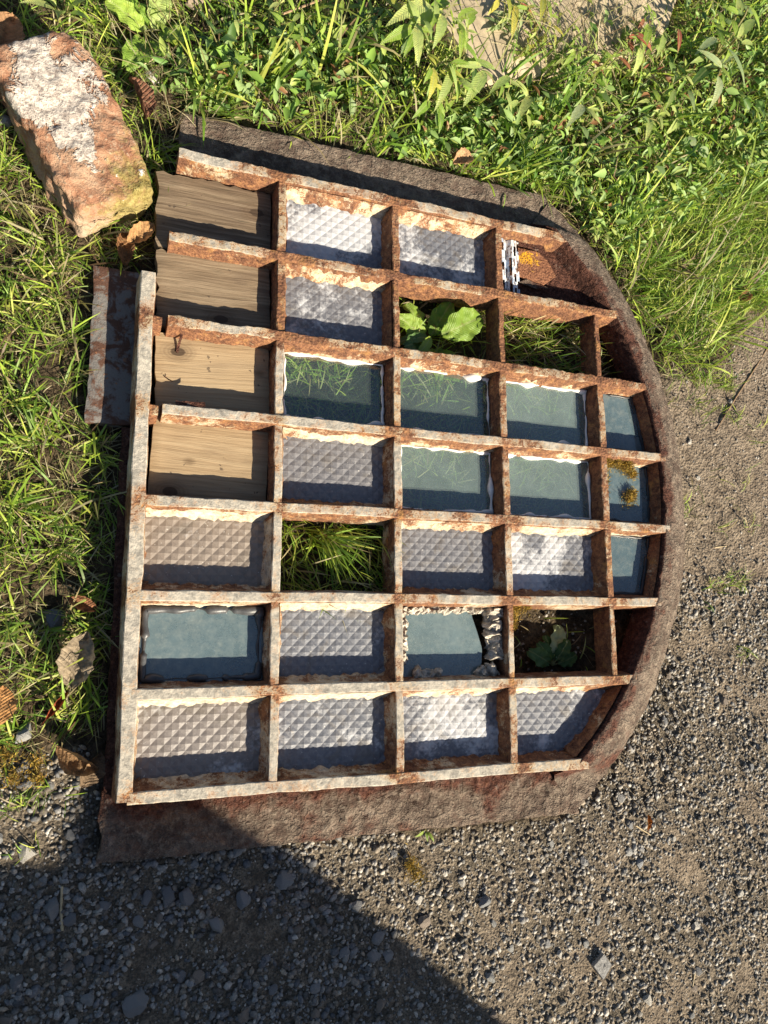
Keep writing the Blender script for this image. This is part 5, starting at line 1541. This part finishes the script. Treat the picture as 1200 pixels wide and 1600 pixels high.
NAMED = [
 ((-0.1257, -1.0921), 0.030, PL, 'pale cracked stone at the left edge just above the shadow line'),
 ((0.0330, -1.3162), 0.046, SL, 'largest flat grey stone at the bottom edge in the shade'),
 ((-0.0873, -1.1717), 0.030, SL, 'grey stone left of the upright-looking dry straw'),
 ((-0.0625, -1.1894), 0.025, DK, 'dark slate stone just right of the upright-looking dry straw'),
 ((0.0740, -1.1755), 0.029, DK, 'dark pointed stone below the bottom flange, left of a pair'),
 ((0.1014, -1.1751), 0.029, DK, 'dark pointed stone below the bottom flange, right of a pair'),
 ((0.1899, -1.1940), 0.031, (0.22, 0.225, 0.235), 'light grey streaked stone under the middle of the shaded flange'),
 ((0.1472, -1.2211), 0.031, SL, 'grey stone with a white speck below the streaked stone'),
 ((0.0187, -1.1330), 0.018, BR, 'smooth brownish oval pebble close below the flange'),
 ((0.2561, -1.1733), 0.034, SL, 'broad grey stone half sunk in dirt near the shadow edge under the flange'),
 ((0.3751, -1.2273), 0.024, SL, 'rounded grey stone right at the shadow edge'),
 ((0.4142, -1.2805), 0.025, SL, 'grey stone inside the shadow edge, upper of three'),
 ((0.4040, -1.3084), 0.026, SL, 'wide grey stone inside the shadow edge, lower left of three'),
 ((0.4310, -1.3103), 0.021, SL, 'grey stone inside the shadow edge, lower right of three'),
 ((0.5692, -1.2119), 0.018, PL, 'pale tan stone standing in a dark hollow of the sunlit gravel'),
 ((0.4876, -1.2311), 0.020, PL, 'pale angular stone beside the brown moss tuft on the gravel'),
 ((0.5013, -1.2652), 0.026, BR, 'brownish flat stone below the pale angular one'),
 ((0.6134, -1.2453), 0.028, (0.2, 0.21, 0.22), 'blue-grey stone right of the dark hollow in the gravel'),
 ((0.9280, -1.1978), 0.020, (0.34, 0.34, 0.33), 'light grey stone below the orange leaf, upper of two'),
 ((0.9519, -1.2210), 0.020, (0.30, 0.31, 0.32), 'light grey long stone below the orange leaf, lower of two'),
 ((1.0745, -1.3478), 0.022, PL, 'pale tilted chip with a bright edge on the right gravel'),
 ((0.9506, -1.4603), 0.022, PL, 'pale stone near the bottom edge right of the square chip'),
 ((0.9155, -1.0977), 0.020, (0.33, 0.32, 0.30), 'grey stone in a dark hollow just outside the lower rim'),
 ((1.1931, -1.3035), 0.017, PL, 'round cream pebble near the right edge'),
 ((-0.1085, -0.7571), 0.034, (0.13, 0.14, 0.15), 'dark rounded stone in the grass above the grey dead leaf'),
 ((-0.0672, -0.7715), 0.022, (0.10, 0.10, 0.105), 'small dark pebble in the shade beside the left rail'),
 ((-0.1404, -0.9242), 0.032, (0.33, 0.33, 0.32), 'light grey stone by the moss at the left edge'),
 ((1.1481, -0.3732), 0.014, PL, 'white chip in a hollow of the soil beside the arched rim, upper one'),
 ((1.1657, -0.4531), 0.013, PL, 'white chip in the soil beside the arched rim, lower one'),
 ((1.2711, -0.2687), 0.013, PL, 'white chip beside the long brown twig'),
 ((-0.0052, 0.1843), 0.034, (0.55, 0.53, 0.50), 'white stone between the stone block and the grass'),
 ((0.0632, 0.2140), 0.045, (0.36, 0.31, 0.26), 'tan stone half hidden in grass behind the top left corner'),
 ((-0.2260, 0.0402), 0.03, (0.40, 0.38, 0.36), 'pale grey stone left of the stone block'),
 ((0.0677, 0.3548), 0.05, (0.34, 0.27, 0.20), 'brown stone at the top edge among the weeds'),
]
for p, d, t_, l in NAMED:
    stone(p, d, t_, l)
LAND = [(n_[0], n_[3]) for n_ in NAMED[:24]]
SHORT = ['pale cracked stone', 'largest flat grey stone', 'grey stone left of the dry straw', 'dark slate right of the dry straw', 'left dark pointed stone', 'right dark pointed stone',
         'light grey streaked stone', 'grey white-specked stone', 'brownish oval pebble', 'broad half-sunk stone', 'rounded stone at the shadow edge', 'upper of three shadow-edge stones',
         'wide lower-left shadow-edge stone', 'lower-right shadow-edge stone', 'pale tan stone in the hollow', 'pale angular stone by the moss', 'brownish flat stone', 'blue-grey stone right of the hollow',
         'light grey stone under the orange leaf', 'long light stone under the orange leaf', 'pale tilted chip', 'pale stone near the bottom edge', 'grey stone outside the lower rim', 'round cream pebble']
taken = [n_[0] for n_ in NAMED]
used = set()
def describe(x, y, word):
    order = sorted(range(24), key=lambda k: (LAND[k][0][0] - x) ** 2 + (LAND[k][0][1] - y) ** 2)
    for k in order[:4]:
        dx, dy = x - LAND[k][0][0], y - LAND[k][0][1]
        d = math.hypot(dx, dy)
        side = ('right of' if dx > 0 else 'left of') if abs(dx) > 1.6 * abs(dy) else (('above' if dy > 0 else 'below') if abs(dy) > 1.6 * abs(dx) else ('diagonally ' + ('above' if dy > 0 else 'below')))
        if d < 0.09: l = '%s just %s the %s' % (word, side, SHORT[k])
        else: l = '%s some way %s the %s' % (word, side, SHORT[k])
        if l not in used:
            used.add(l); return l
    return None
cand = sample_poly(GRAVEL, 1500)
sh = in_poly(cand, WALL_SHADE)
ks = ku = 0
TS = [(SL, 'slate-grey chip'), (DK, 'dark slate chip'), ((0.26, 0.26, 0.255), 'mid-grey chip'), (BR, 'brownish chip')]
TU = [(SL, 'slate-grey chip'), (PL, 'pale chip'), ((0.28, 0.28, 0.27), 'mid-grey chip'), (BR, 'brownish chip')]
for (x, y), s_ in zip(cand, sh):
    if not (-0.22 < x < 1.35 and -1.55 < y < -0.7): continue
    if any((x - a) ** 2 + (y - b) ** 2 < 0.026 ** 2 for a, b in taken): continue
    if s_ and ks >= 60 or not s_ and ku >= 50: continue
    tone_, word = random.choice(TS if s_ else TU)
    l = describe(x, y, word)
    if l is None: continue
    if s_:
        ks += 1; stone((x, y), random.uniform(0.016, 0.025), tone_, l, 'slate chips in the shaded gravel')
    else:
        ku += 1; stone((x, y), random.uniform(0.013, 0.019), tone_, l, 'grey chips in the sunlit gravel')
    taken.append((x, y))
